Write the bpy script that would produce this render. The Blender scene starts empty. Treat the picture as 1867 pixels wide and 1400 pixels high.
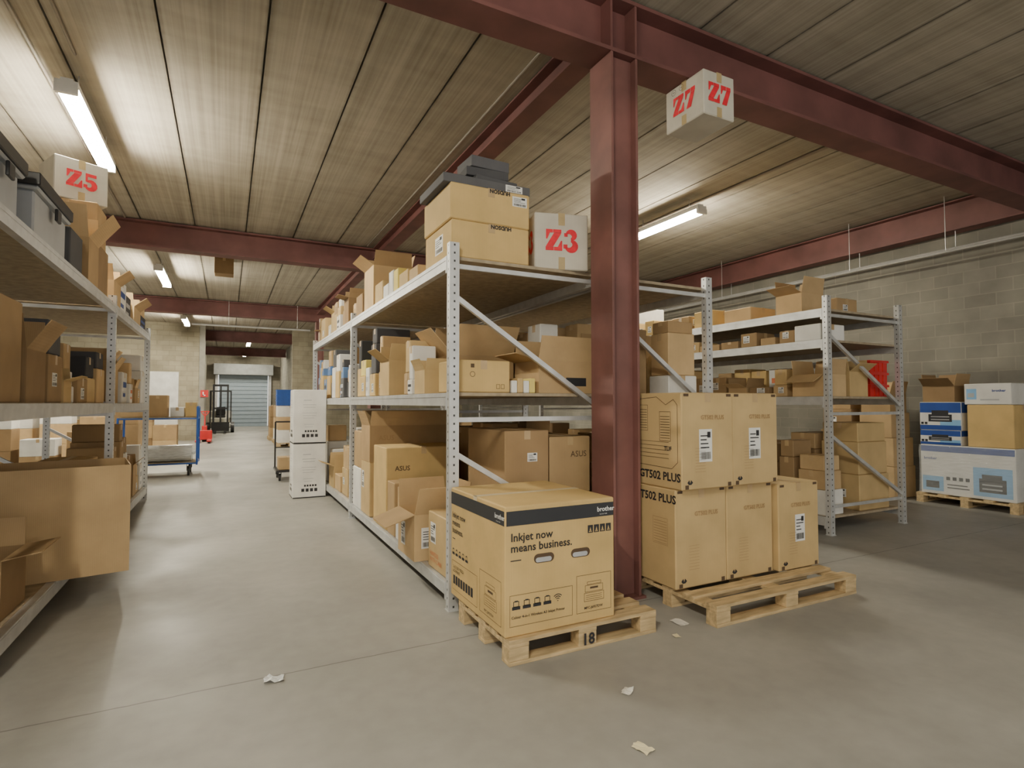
import bpy, bmesh, math, random
from mathutils import Matrix, Vector
from mathutils.bvhtree import BVHTree
scene = bpy.context.scene
COL = scene.collection

# ---------------------------------------------------------------- materials
def nmat(name, base=(0.5,0.5,0.5), rough=0.6, metal=0.0, var=0.12, scale=4.0, bump=0.0, stretch=(1,1,1), emis=None, spec=None, alpha=None):
    m = bpy.data.materials.new(name); m.use_nodes = True
    nt = m.node_tree; b = nt.nodes['Principled BSDF']
    tc = nt.nodes.new('ShaderNodeTexCoord'); mp = nt.nodes.new('ShaderNodeMapping')
    mp.inputs['Scale'].default_value = stretch
    nt.links.new(tc.outputs['Object'], mp.inputs['Vector'])
    n = nt.nodes.new('ShaderNodeTexNoise'); n.inputs['Scale'].default_value = scale; n.inputs['Detail'].default_value = 5
    nt.links.new(mp.outputs['Vector'], n.inputs['Vector'])
    r = nt.nodes.new('ShaderNodeValToRGB')
    r.color_ramp.elements[0].position = 0.3; r.color_ramp.elements[1].position = 0.7
    r.color_ramp.elements[0].color = tuple(c*(1-var) for c in base)+(1,)
    r.color_ramp.elements[1].color = tuple(min(1,c*(1+var)) for c in base)+(1,)
    nt.links.new(n.outputs['Fac'], r.inputs['Fac']); nt.links.new(r.outputs['Color'], b.inputs['Base Color'])
    b.inputs['Roughness'].default_value = rough; b.inputs['Metallic'].default_value = metal
    if spec is not None: b.inputs['Specular IOR Level'].default_value = spec
    if bump:
        bp = nt.nodes.new('ShaderNodeBump'); bp.inputs['Strength'].default_value = bump; bp.inputs['Distance'].default_value = 0.02
        nt.links.new(n.outputs['Fac'], bp.inputs['Height']); nt.links.new(bp.outputs['Normal'], b.inputs['Normal'])
    if emis:
        b.inputs['Emission Color'].default_value = emis[0]+(1,); b.inputs['Emission Strength'].default_value = emis[1]
    if alpha is not None: b.inputs['Alpha'].default_value = alpha
    return m

def cardboard(name, c0, c1, rough=0.75):
    m = bpy.data.materials.new(name); m.use_nodes = True
    nt = m.node_tree; b = nt.nodes['Principled BSDF']; L = nt.links.new
    oi = nt.nodes.new('ShaderNodeObjectInfo')
    r = nt.nodes.new('ShaderNodeValToRGB')
    r.color_ramp.elements[0].color = c0+(1,); r.color_ramp.elements[1].color = c1+(1,)
    L(oi.outputs['Random'], r.inputs['Fac'])
    tc = nt.nodes.new('ShaderNodeTexCoord')
    n = nt.nodes.new('ShaderNodeTexNoise'); n.inputs['Scale'].default_value = 3.5; n.inputs['Detail'].default_value = 6
    L(tc.outputs['Object'], n.inputs['Vector'])
    w = nt.nodes.new('ShaderNodeTexWave'); w.inputs['Scale'].default_value = 28; w.inputs['Distortion'].default_value = 0.6
    w.bands_direction = 'X'
    L(tc.outputs['Object'], w.inputs['Vector'])
    mr = nt.nodes.new('ShaderNodeMapRange'); mr.inputs['From Min'].default_value=0.25; mr.inputs['From Max'].default_value=0.75
    mr.inputs['To Min'].default_value=0.84; mr.inputs['To Max'].default_value=1.1
    L(n.outputs['Fac'], mr.inputs['Value'])
    mw = nt.nodes.new('ShaderNodeMapRange'); mw.inputs['To Min'].default_value=0.97; mw.inputs['To Max'].default_value=1.03
    L(w.outputs['Fac'], mw.inputs['Value'])
    mu = nt.nodes.new('ShaderNodeMath'); mu.operation='MULTIPLY'; L(mr.outputs[0], mu.inputs[0]); L(mw.outputs[0], mu.inputs[1])
    vm = nt.nodes.new('ShaderNodeVectorMath'); vm.operation='SCALE'
    L(r.outputs['Color'], vm.inputs[0]); L(mu.outputs[0], vm.inputs['Scale'])
    L(vm.outputs[0], b.inputs['Base Color'])
    bp = nt.nodes.new('ShaderNodeBump'); bp.inputs['Strength'].default_value=0.25; bp.inputs['Distance'].default_value=0.02
    L(n.outputs['Fac'], bp.inputs['Height']); L(bp.outputs['Normal'], b.inputs['Normal'])
    b.inputs['Roughness'].default_value = rough; b.inputs['Specular IOR Level'].default_value = 0.25
    return m

M = {}
M['card'] = cardboard('cardboard_brown', (0.40,0.27,0.14), (0.63,0.45,0.245))
M['cardd'] = cardboard('cardboard_dark_brown', (0.29,0.19,0.10), (0.41,0.28,0.15))
M['cardy'] = cardboard('cardboard_golden', (0.64,0.45,0.195), (0.66,0.47,0.205))
M['cardg'] = cardboard('cardboard_tan', (0.58,0.42,0.205), (0.60,0.435,0.22))
M['cardw'] = cardboard('cardboard_white', (0.74,0.73,0.70), (0.84,0.83,0.80))
M['cardk'] = cardboard('cardboard_dark', (0.05,0.05,0.055), (0.12,0.12,0.13))
M['cardl'] = cardboard('cardboard_yellow', (0.75,0.60,0.15), (0.80,0.66,0.22))
M['cardb'] = cardboard('cardboard_blue', (0.10,0.20,0.45), (0.25,0.38,0.60))
M['cardz'] = cardboard('cardboard_worn_white', (0.60,0.57,0.49), (0.64,0.60,0.52))
M['tape'] = nmat('packing_tape', (0.52,0.37,0.20), 0.3, var=0.08, scale=12)
M['tapec'] = nmat('packing_tape_pale', (0.66,0.55,0.36), 0.3, var=0.08, scale=12)
M['tapeb'] = nmat('packing_tape_brown', (0.50,0.38,0.20), 0.3, var=0.08, scale=12)
M['white'] = nmat('label_white', (0.85,0.85,0.83), 0.5, var=0.03)
M['ink'] = nmat('ink_black', (0.025,0.025,0.03), 0.6, var=0.1)
M['inkb'] = nmat('ink_brown', (0.10,0.062,0.035), 0.7, var=0.1)
M['inkf'] = nmat('ink_faint_brown', (0.36,0.23,0.11), 0.7, var=0.1)
M['navy'] = nmat('ink_charcoal', (0.028,0.030,0.036), 0.5, var=0.1)
M['redink'] = nmat('ink_red', (0.80,0.025,0.045), 0.6, var=0.15, scale=20)
M['orange'] = nmat('ink_orange', (0.7,0.2,0.08), 0.6, var=0.1)
M['blueink'] = nmat('ink_blue', (0.02,0.07,0.32), 0.5, var=0.1)
M['lblue'] = nmat('ink_light_blue', (0.25,0.5,0.8), 0.5, var=0.1)
M['grey'] = nmat('ink_grey', (0.45,0.46,0.48), 0.6, var=0.1)
M['redsteel'] = nmat('red_oxide_steel', (0.195,0.085,0.075), 0.6, var=0.30, scale=2.2, bump=0.05)
M['beamred'] = nmat('dull_red_oxide_beam', (0.175,0.072,0.066), 0.6, var=0.25, scale=2.0, bump=0.05)
M['galv'] = nmat('galvanised_steel', (0.62,0.63,0.64), 0.40, metal=0.4, var=0.12, scale=9)
M['chip'] = nmat('chipboard_deck', (0.38,0.31,0.215), 0.7, var=0.2, scale=14)
M['wood'] = nmat('pallet_wood', (0.54,0.40,0.22), 0.7, var=0.30, scale=5, stretch=(1,6,6), bump=0.15)
M['black'] = nmat('black_plastic', (0.025,0.025,0.028), 0.4)
M['blueframe'] = nmat('blue_painted_steel', (0.03,0.12,0.5), 0.35)
M['redpl'] = nmat('red_plastic', (0.62,0.03,0.03), 0.35)
M['bluepl'] = nmat('blue_plastic', (0.03,0.12,0.5), 0.4)
M['film'] = nmat('stretch_film', (0.76,0.78,0.78), 0.2, var=0.15, scale=9, bump=0.5, stretch=(1,1,5))
M['paper'] = nmat('paper_scrap', (0.75,0.72,0.66), 0.7)
M['papery'] = nmat('paper_scrap_yellow', (0.80,0.72,0.48), 0.7)
M['pipe'] = nmat('steel_conduit', (0.55,0.55,0.55), 0.35, metal=0.5)
M['pipeg'] = nmat('dusty_conduit', (0.26,0.23,0.19), 0.6)
M['lamp_h'] = nmat('lamp_housing_paint', (0.8,0.8,0.78), 0.4)
M['emit'] = nmat('fluorescent_tube', (0.9,0.9,0.85), 0.4, emis=((1.0,0.925,0.735),330.0))
M['emitr'] = nmat('fluorescent_tube_weak', (0.9,0.9,0.85), 0.4, emis=((1.0,0.925,0.735),230.0))
M['shutter'] = nmat('shutter_pale_blue', (0.36,0.44,0.52), 0.4, var=0.04)
M['greyp'] = nmat('grey_bin_plastic', (0.42,0.44,0.47), 0.45, var=0.1)
M['forkw'] = nmat('forklift_cream_paint', (0.7,0.68,0.6), 0.4)

def perf():
    m = M['galv'].copy(); m.name='perforated_galvanised_steel'
    nt = m.node_tree; L = nt.links.new; b = nt.nodes['Principled BSDF']
    tc = nt.nodes.new('ShaderNodeTexCoord'); s = nt.nodes.new('ShaderNodeSeparateXYZ'); L(tc.outputs['Object'], s.inputs[0])
    def mth(op,a,bv=None):
        n = nt.nodes.new('ShaderNodeMath'); n.operation=op
        for i,v in enumerate((a,bv)):
            if v is None: continue
            if isinstance(v,(int,float)): n.inputs[i].default_value=v
            else: L(v,n.inputs[i])
        return n.outputs[0]
    fz = mth('FRACT', mth('DIVIDE', s.outputs['Z'], 0.06))
    inz = mth('LESS_THAN', mth('ABSOLUTE', mth('SUBTRACT', fz, 0.5)), 0.13)
    inx = mth('LESS_THAN', mth('ABSOLUTE', s.outputs['X']), 0.007)
    iny = mth('LESS_THAN', mth('ABSOLUTE', s.outputs['Y']), 0.006)
    k = mth('MULTIPLY', inz, mth('MAXIMUM', inx, iny))
    mix = nt.nodes.new('ShaderNodeMix'); mix.data_type='RGBA'
    src = b.inputs['Base Color'].links[0].from_socket
    L(k, mix.inputs['Factor']); L(src, mix.inputs[6]); mix.inputs[7].default_value=(0.06,0.06,0.06,1)
    L(mix.outputs[2], b.inputs['Base Color'])
    return m
M['perf'] = perf()

def blockmat(name, axes, c1, c2, mortar):
    m = bpy.data.materials.new(name); m.use_nodes=True; nt=m.node_tree; L=nt.links.new; b=nt.nodes['Principled BSDF']
    g = nt.nodes.new('ShaderNodeNewGeometry'); s = nt.nodes.new('ShaderNodeSeparateXYZ'); L(g.outputs['Position'], s.inputs[0])
    c = nt.nodes.new('ShaderNodeCombineXYZ'); L(s.outputs[axes], c.inputs[0]); L(s.outputs['Z'], c.inputs[1])
    br = nt.nodes.new('ShaderNodeTexBrick'); L(c.outputs[0], br.inputs['Vector'])
    br.inputs['Scale'].default_value=1; br.inputs['Brick Width'].default_value=0.42; br.inputs['Row Height'].default_value=0.2
    br.inputs['Mortar Size'].default_value=0.008; br.inputs['Bias'].default_value=0
    br.inputs['Color1'].default_value=c1+(1,); br.inputs['Color2'].default_value=c2+(1,); br.inputs['Mortar'].default_value=mortar+(1,)
    n = nt.nodes.new('ShaderNodeTexNoise'); n.inputs['Scale'].default_value=1.6; n.inputs['Detail'].default_value=8; L(g.outputs['Position'], n.inputs['Vector'])
    mr = nt.nodes.new('ShaderNodeMapRange'); mr.inputs['From Min'].default_value=0.3; mr.inputs['From Max'].default_value=0.7
    mr.inputs['To Min'].default_value=0.75; mr.inputs['To Max'].default_value=1.15; L(n.outputs['Fac'], mr.inputs['Value'])
    vm = nt.nodes.new('ShaderNodeVectorMath'); vm.operation='SCALE'; L(br.outputs['Color'], vm.inputs[0]); L(mr.outputs[0], vm.inputs['Scale'])
    L(vm.outputs[0], b.inputs['Base Color']); b.inputs['Roughness'].default_value=0.9
    bp = nt.nodes.new('ShaderNodeBump'); bp.inputs['Strength'].default_value=0.5; bp.inputs['Distance'].default_value=0.01; bp.invert=True
    L(br.outputs['Fac'], bp.inputs['Height']); L(bp.outputs['Normal'], b.inputs['Normal'])
    return m
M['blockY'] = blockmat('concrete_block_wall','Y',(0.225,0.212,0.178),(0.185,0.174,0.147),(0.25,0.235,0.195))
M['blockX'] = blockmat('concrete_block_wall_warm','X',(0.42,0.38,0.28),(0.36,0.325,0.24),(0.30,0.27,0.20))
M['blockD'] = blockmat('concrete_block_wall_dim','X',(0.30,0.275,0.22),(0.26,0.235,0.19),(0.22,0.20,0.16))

def floormat():
    m = bpy.data.materials.new('polished_concrete_floor'); m.use_nodes=True; nt=m.node_tree; L=nt.links.new; b=nt.nodes['Principled BSDF']
    g = nt.nodes.new('ShaderNodeNewGeometry')
    def noise(sc,det=6,st=(1,1,1)):
        mp = nt.nodes.new('ShaderNodeMapping'); mp.inputs['Scale'].default_value=st; L(g.outputs['Position'], mp.inputs['Vector'])
        n = nt.nodes.new('ShaderNodeTexNoise'); n.inputs['Scale'].default_value=sc; n.inputs['Detail'].default_value=det; L(mp.outputs[0], n.inputs['Vector']); return n
    n1 = noise(0.8,9,(1,0.7,1)); n2 = noise(9,6)
    r = nt.nodes.new('ShaderNodeValToRGB'); r.color_ramp.elements[0].position=0.30; r.color_ramp.elements[1].position=0.68
    r.color_ramp.elements[0].color=(0.265,0.258,0.24,1); r.color_ramp.elements[1].color=(0.385,0.375,0.345,1); L(n1.outputs['Fac'], r.inputs['Fac'])
    mr = nt.nodes.new('ShaderNodeMapRange'); mr.inputs['From Min'].default_value=0.3; mr.inputs['From Max'].default_value=0.7; mr.inputs['To Min'].default_value=0.94; mr.inputs['To Max'].default_value=1.05
    L(n2.outputs['Fac'], mr.inputs['Value'])
    s = nt.nodes.new('ShaderNodeSeparateXYZ'); L(g.outputs['Position'], s.inputs[0])
    a = nt.nodes.new('ShaderNodeMath'); a.operation='SUBTRACT'; L(s.outputs['Y'], a.inputs[0]); a.inputs[1].default_value=3.39
    wob = nt.nodes.new('ShaderNodeMath'); wob.operation='MULTIPLY_ADD'; L(n2.outputs['Fac'], wob.inputs[0]); wob.inputs[1].default_value=0.02; L(a.outputs[0], wob.inputs[2])
    ab = nt.nodes.new('ShaderNodeMath'); ab.operation='ABSOLUTE'; L(wob.outputs[0], ab.inputs[0])
    jr = nt.nodes.new('ShaderNodeMapRange'); jr.inputs['From Min'].default_value=0.002; jr.inputs['From Max'].default_value=0.008; jr.inputs['To Min'].default_value=0.5; jr.inputs['To Max'].default_value=1.0; L(ab.outputs[0], jr.inputs['Value'])
    mu = nt.nodes.new('ShaderNodeMath'); mu.operation='MULTIPLY'; L(mr.outputs[0], mu.inputs[0]); L(jr.outputs[0], mu.inputs[1])
    vm = nt.nodes.new('ShaderNodeVectorMath'); vm.operation='SCALE'; L(r.outputs['Color'], vm.inputs[0]); L(mu.outputs[0], vm.inputs['Scale'])
    L(vm.outputs[0], b.inputs['Base Color'])
    n3 = noise(1.3,8)
    rr = nt.nodes.new('ShaderNodeMapRange'); rr.inputs['From Min'].default_value=0.35; rr.inputs['From Max'].default_value=0.65; rr.inputs['To Min'].default_value=0.40; rr.inputs['To Max'].default_value=0.56
    L(n3.outputs['Fac'], rr.inputs['Value']); L(rr.outputs[0], b.inputs['Roughness'])
    bp = nt.nodes.new('ShaderNodeBump'); bp.inputs['Strength'].default_value=0.12; bp.inputs['Distance'].default_value=0.01; L(n2.outputs['Fac'], bp.inputs['Height']); L(bp.outputs['Normal'], b.inputs['Normal'])
    return m
M['floor']=floormat()

def ceilmat():
    m = bpy.data.materials.new('stained_concrete_ceiling_panels'); m.use_nodes=True; nt=m.node_tree; L=nt.links.new; b=nt.nodes['Principled BSDF']
    g = nt.nodes.new('ShaderNodeNewGeometry')
    def noise(sc,det,st):
        mp = nt.nodes.new('ShaderNodeMapping'); mp.inputs['Scale'].default_value=st; L(g.outputs['Position'], mp.inputs['Vector'])
        n = nt.nodes.new('ShaderNodeTexNoise'); n.inputs['Scale'].default_value=sc; n.inputs['Detail'].default_value=det; L(mp.outputs[0], n.inputs['Vector']); return n
    def mth(op,*ar):
        n = nt.nodes.new('ShaderNodeMath'); n.operation=op
        for i,v in enumerate(ar):
            if isinstance(v,(int,float)): n.inputs[i].default_value=v
            else: L(v,n.inputs[i])
        return n.outputs[0]
    n1 = noise(1.0,4,(9.0,0.22,1)); n2 = noise(1.3,3,(1,1,1)); n3=noise(1.0,3,(38,0.35,1)); n4=noise(1.0,3,(1.5,6.0,1))
    d = mth('ADD', mth('ADD', mth('MULTIPLY', n1.outputs['Fac'],0.32), mth('MULTIPLY', n3.outputs['Fac'],0.33)), mth('ADD', mth('MULTIPLY', n2.outputs['Fac'],0.17), mth('MULTIPLY', n4.outputs['Fac'],0.18)))
    r = nt.nodes.new('ShaderNodeValToRGB'); r.color_ramp.elements[0].position=0.38; r.color_ramp.elements[1].position=0.60
    r.color_ramp.elements[0].color=(0.285,0.255,0.20,1); r.color_ramp.elements[1].color=(0.45,0.41,0.335,1); L(d, r.inputs['Fac'])
    s = nt.nodes.new('ShaderNodeSeparateXYZ'); L(g.outputs['Position'], s.inputs[0])
    fx = mth('ABSOLUTE', mth('SUBTRACT', mth('FRACT', mth('DIVIDE', mth('ADD', s.outputs['X'], 0.57+0.83*20.5), 0.83)), 0.5))
    e = nt.nodes.new('ShaderNodeMapRange'); e.inputs['From Min'].default_value=0.0; e.inputs['From Max'].default_value=0.045; e.inputs['To Min'].default_value=0.6; e.inputs['To Max'].default_value=1.0
    L(mth('ADD', fx, mth('MULTIPLY', mth('SUBTRACT', n4.outputs['Fac'], 0.5), 0.04)), e.inputs['Value'])
    vm = nt.nodes.new('ShaderNodeVectorMath'); vm.operation='SCALE'; L(r.outputs['Color'], vm.inputs[0]); L(e.outputs[0], vm.inputs['Scale'])
    L(vm.outputs[0], b.inputs['Base Color']); b.inputs['Roughness'].default_value=0.9
    return m
M['ceil']=ceilmat()

# ---------------------------------------------------------------- mesh helpers
def add_box(bm, x0,y0,z0,x1,y1,z1):
    vs=[bm.verts.new(p) for p in ((x0,y0,z0),(x1,y0,z0),(x1,y1,z0),(x0,y1,z0),(x0,y0,z1),(x1,y0,z1),(x1,y1,z1),(x0,y1,z1))]
    for f in ((0,3,2,1),(4,5,6,7),(0,1,5,4),(1,2,6,5),(2,3,7,6),(3,0,4,7)): bm.faces.new([vs[i] for i in f])
def add_cyl(bm,p0,p1,r,seg=12,r2=None):
    p0=Vector(p0);p1=Vector(p1);d=p1-p0
    q=Vector((0,0,1)).rotation_difference(d.normalized()).to_matrix().to_4x4()
    mat=Matrix.Translation((p0+p1)/2)@q
    bmesh.ops.create_cone(bm,cap_ends=True,segments=seg,radius1=r,radius2=r if r2 is None else r2,depth=d.length,matrix=mat)
def finish(bm,name,mat,loc=(0,0,0),rot=0,parent=None,bevel=0,smooth=False):
    if bevel: bmesh.ops.bevel(bm,geom=bm.edges[:],offset=bevel,segments=1,affect='EDGES',clamp_overlap=True)
    me=bpy.data.meshes.new(name); bm.to_mesh(me); bm.free()
    if isinstance(mat,str): mat=M[mat]
    me.materials.append(mat)
    if smooth:
        for p in me.polygons: p.use_smooth=True
    o=bpy.data.objects.new(name,me); COL.objects.link(o)
    o.location=loc; o.rotation_euler=(0,0,rot)
    if parent: o.parent=parent
    return o
def tag(o,label,cat,group=None):
    o['label']=label; o['category']=cat
    if group: o['group']=group
    return o
def boxes(name,bs,mat,loc=(0,0,0),rot=0,parent=None,bevel=0):
    bm=bmesh.new()
    for b in bs: add_box(bm,*b)
    return finish(bm,name,mat,loc,rot,parent,bevel)
def cyls(name,cs,mat,loc=(0,0,0),rot=0,parent=None,seg=12):
    bm=bmesh.new()
    for c in cs: add_cyl(bm,c[0],c[1],c[2],seg)
    return finish(bm,name,mat,loc,rot,parent,smooth=False)
def empty(name,loc,rot=0):
    o=bpy.data.objects.new(name,None); COL.objects.link(o); o.location=loc; o.rotation_euler=(0,0,rot); o.empty_display_size=0.1
    return o

def frame(face,w,d,h):
    if face=='-y': R_,U,N,O=(1,0,0),(0,0,1),(0,-1,0),(-w/2,-d/2,0)
    elif face=='+x': R_,U,N,O=(0,1,0),(0,0,1),(1,0,0),(w/2,-d/2,0)
    elif face=='-x': R_,U,N,O=(0,-1,0),(0,0,1),(-1,0,0),(-w/2,d/2,0)
    elif face=='+z': R_,U,N,O=(1,0,0),(0,1,0),(0,0,1),(-w/2,-d/2,h)
    m=Matrix.Identity(4)
    for i in range(3): m[i][0]=R_[i]; m[i][1]=U[i]; m[i][2]=N[i]; m[i][3]=O[i]
    return m
def decal(parent,face,dims,polys,mat,name='printed_marking',off=0.0015):
    fm=frame(face,*dims)
    bm=bmesh.new()
    for p in polys:
        bm.faces.new([bm.verts.new(fm@Vector((q[0],q[1],off))) for q in p])
    bmesh.ops.recalc_face_normals(bm,faces=bm.faces[:])
    return finish(bm,name,mat,parent=parent)
def rect(u,v,w,h): return [(u,v),(u+w,v),(u+w,v+h),(u,v+h)]
def outline(u,v,w,h,t=0.003): return [rect(u,v,w,t),rect(u,v+h-t,w,t),rect(u,v,t,h),rect(u+w-t,v,t,h)]
def text(parent,face,dims,s,u,v,size,mat,flip=False,bold=0.0,name='printed_text',off=0.003,align='LEFT'):
    cu=bpy.data.curves.new('t','FONT'); cu.body=s; cu.size=size; cu.offset=bold; cu.align_x=align; cu.space_line=0.95
    cu.resolution_u=2
    o=bpy.data.objects.new('t',cu); COL.objects.link(o)
    bpy.context.view_layer.update()
    me=bpy.data.meshes.new_from_object(o.evaluated_get(bpy.context.evaluated_depsgraph_get()))
    bpy.data.objects.remove(o)
    fm=frame(face,*dims)
    T=fm@Matrix.Translation((u,v,off))
    if flip: T=T@Matrix.Rotation(math.pi,4,'Z')
    me.transform(T); me.materials.clear(); me.materials.append(M[mat]); me.name=name
    ob=bpy.data.objects.new(name,me); COL.objects.link(ob); ob.parent=parent
    return ob
def sticker(parent,face,dims,u,v,w,h,seed=0):
    rr=random.Random(seed)
    o=decal(parent,face,dims,[rect(u,v,w,h)],'white','shipping_label',0.0015)
    ps=[]; x=u+w*0.1
    while x<u+w*0.88:
        t=w*rr.choice([0.015,0.03,0.045]); ps.append(rect(x,v+h*0.08,t,h*0.22)); x+=t+w*rr.choice([0.02,0.03])
    for i in range(4): ps.append(rect(u+w*0.1,v+h*(0.42+0.12*i),w*rr.uniform(0.4,0.8),h*0.035))
    ps.append(rect(u+w*0.62,v+h*0.74,w*0.25,h*0.18))
    decal(parent,face,dims,ps,'ink','barcode_print',0.003)
    return o

# ---------------------------------------------------------------- cartons
def carton(x0,y0,z0,w,d,h,mat='card',rot=0,op=False,label=None,group=None,tape=True,name=None,tapemat='tape',tdir='y',flaps=(80,75,85,80),flen=None):
    loc=(x0+w/2,y0+d/2,z0+0.001); h=h-0.002
    if name is None: name='open_carton' if op else 'carton'
    if not op:
        bm=bmesh.new(); add_box(bm,-w/2,-d/2,0,w/2,d/2,h)
        o=finish(bm,name,mat,loc,rot,bevel=min(0.008,h*0.05))
        if tape:
            t=0.028; e=0.0012; dn=min(0.07,h*0.35)
            if tdir=='y': bs=[(-t,-d/2-e,h-e*0.2,t,d/2+e,h+e),(-t,-d/2-e,h-dn,t,-d/2+0.001,h+e),(-t,d/2-0.001,h-dn,t,d/2+e,h+e)]
            else: bs=[(-w/2-e,-t,h-e*0.2,w/2+e,t,h+e),(-w/2-e,-t,h-dn,-w/2+0.001,t,h+e),(w/2-0.001,-t,h-dn,w/2+e,t,h+e)]
            boxes('packing_tape',bs,tapemat,parent=o)
    else:
        k=0.008
        o=boxes(name,[(-w/2,-d/2,0,w/2,d/2,k),(-w/2,-d/2,k,-w/2+k,d/2,h),(w/2-k,-d/2,k,w/2,d/2,h),(-w/2+k,-d/2,k,w/2-k,-d/2+k,h),(-w/2+k,d/2-k,k,w/2-k,d/2,h)],mat,loc,rot)
        fl=flen or min(w,d)*0.48
        for side,ang in zip(('-y','+x','+y','-x'),flaps):
            if ang is None: continue
            a=math.radians(ang); c,s=math.cos(a),math.sin(a)
            hw=(w if side[1]=='y' else d)/2-0.004
            dx=0 if side[1]=='y' else (1 if side[0]=='+' else -1)
            dy=0 if side[1]=='x' else (1 if side[0]=='+' else -1)
            O=Vector((dx*(w/2-0.004),dy*(d/2-0.004),h)); T=Vector((dy,-dx,0))
            D=Vector((dx*c,dy*c,s)); Nn=T.cross(D).normalized()*0.003
            bm=bmesh.new(); rows=[]
            for i,f in enumerate((0,0.5,1)):
                P=O+D*(fl*f)+Vector((dx,dy,0))*(0.012*f*f)
                sh=0.0 if i==0 else 0.006*i
                rows.append([P-T*(hw-sh)-Nn,P+T*(hw-sh)-Nn,P+T*(hw-sh)+Nn,P-T*(hw-sh)+Nn])
            vs=[[bm.verts.new(p) for p in r] for r in rows]
            for i in range(2):
                for j in range(4): bm.faces.new([vs[i][j],vs[i][(j+1)%4],vs[i+1][(j+1)%4],vs[i+1][j]])
            bm.faces.new(vs[0]); bm.faces.new(vs[2])
            bmesh.ops.recalc_face_normals(bm,faces=bm.faces[:])
            finish(bm,'flap',mat,parent=o)
    o['dims']=[w,d,h]
    if label is None:
        label=('open brown cardboard carton with raised flaps' if op else 'closed brown cardboard carton sealed with tape')+' on a rack shelf'
    tag(o,label,'box',group)
    return o
def dims(o): return tuple(o['dims'])
CN={'card':'brown','cardd':'dark brown','cardg':'tan','cardw':'white','cardk':'black','cardy':'golden','cardl':'yellow','cardb':'blue'}
def fill(face_x,sgn,y0,y1,z,hmax,seed,group,dmax=0.6,mats=('card','card','cardd','cardg','cardw'),popen=0.4,minh=0.2,maxh=0.5,stack=True,where='a rack shelf',smin=0.28,smax=0.62,dmin=0.33):
    rr=random.Random(seed); y=y0
    while y<y1-0.12:
        L_=rr.uniform(smin,smax); L_=min(L_,y1-y)
        if L_<0.11: break
        dd=rr.uniform(min(dmin,dmax),dmax); hh=rr.uniform(minh,max(minh+0.02,min(hmax,maxh))); jit=rr.uniform(0,0.07)
        op=rr.random()<popen and L_>0.2; mt=rr.choice(mats)
        if mt in('cardw','cardl','cardb','cardk'): op=False
        fln=min(0.18,dd*0.45,L_*0.45)
        if op: hh=min(hh,hmax-fln-0.03)
        xs = face_x+0.02+jit if sgn>0 else face_x-(0.02+jit)-dd
        lab=('open %s cardboard carton with raised flaps on %s'%(CN[mt],where)) if op else ('closed taped %s cardboard carton on %s'%(CN[mt],where))
        o=carton(xs,y,z,dd,L_,hh,mt,0,op,lab,group,tdir=rr.choice('xy'),flaps=(rr.choice((87,89,88)),rr.uniform(20,85) if sgn<0 else 86,89,rr.uniform(-30,70) if sgn>0 else 86),flen=fln)
        if rr.random()<0.6 and not op and hh>0.12:
            f='-x' if sgn>0 else '+x'; fw=L_; sw=min(0.13,fw*0.4); sh=min(0.10,hh*0.5)
            if mt in('cardw','cardl','cardb','cardk'): decal(o,f,dims(o),[rect(fw*0.15,hh*0.2,fw*0.5,hh*0.12),rect(fw*0.15,hh*0.5,fw*0.7,hh*0.18)],rr.choice(('grey','ink','blueink','orange','grey')))
            else: sticker(o,f,dims(o),fw*rr.uniform(0.1,0.5),hh*rr.uniform(0.15,0.45),sw,sh,seed)
        if rr.random()<0.4 and not op and hh>0.2 and dd>0.3:
            sticker(o,'-y',dims(o),dd*rr.uniform(0.1,0.5),hh*rr.uniform(0.15,0.45),min(0.12,dd*0.4),min(0.10,hh*0.5),seed+5)
        if stack and not op and hmax-hh>0.25 and rr.random()<0.75:
            h2=rr.uniform(0.12,min(0.4,hmax-hh-0.05)); mt2=rr.choice(mats); ins=0.012
            carton(xs+ins,y+ins,z+hh,dd-2*ins,L_-2*ins,h2,mt2,0,False,'closed %s carton stacked on another carton'%CN[mt2],group,tdir='x')
            if hmax-hh-h2>0.2 and rr.random()<0.5:
                h3=rr.uniform(0.1,min(0.3,hmax-hh-h2-0.05)); mt3=rr.choice(mats)
                carton(xs+2*ins,y+2*ins,z+hh+h2,dd-4*ins,L_-4*ins,h3,mt3,0,False,'closed %s carton stacked on another carton'%CN[mt3],group,tdir='x')
        y+=L_+(0.03 if not op else 0.05)+rr.uniform(0.0,0.02)

# ---------------------------------------------------------------- room shell
def structure(o): o['kind']='structure'; return o
CZ=4.72
structure(boxes('floor',[(-9.2,-5.2,-0.1,10.65,41.2,0)],'floor'))
XW0,XW1=-9.0,10.45
bm=bmesh.new(); x=-0.57-0.83*11
add_box(bm,-9.2,-5.2,CZ+0.06,10.65,41.2,CZ+0.2)
while x<XW1:
    xa=max(x+0.009,-9.2); xb=min(x+0.83-0.009,10.65)
    if xb>xa: add_box(bm,xa,-5.2,CZ,xb,41.2,CZ+0.06)
    x+=0.83
structure(finish(bm,'ceiling','ceil'))
structure(boxes('wall_east',[(XW1,-5.2,0,10.65,41.2,CZ)],'blockY'))
structure(boxes('wall_west',[(-9.2,-5.2,0,-9.0,41.2,CZ)],'blockY'))
structure(boxes('wall_north_west',[(-9.0,26,0,-1.05,26.25,CZ)],'blockX'))
structure(boxes('wall_north_east',[(2.5,26,0,XW1,26.25,CZ)],'blockX'))
structure(boxes('wall_north_far',[(-1.4,40,0,-0.55,40.2,CZ),(2.4,40,0,3.3,40.2,CZ),(-0.55,40,3.4,2.4,40.2,CZ)],'blockD'))
structure(boxes('wall_passage_west',[(-1.4,26.25,0,-1.2,40,CZ)],'blockY'))
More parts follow.
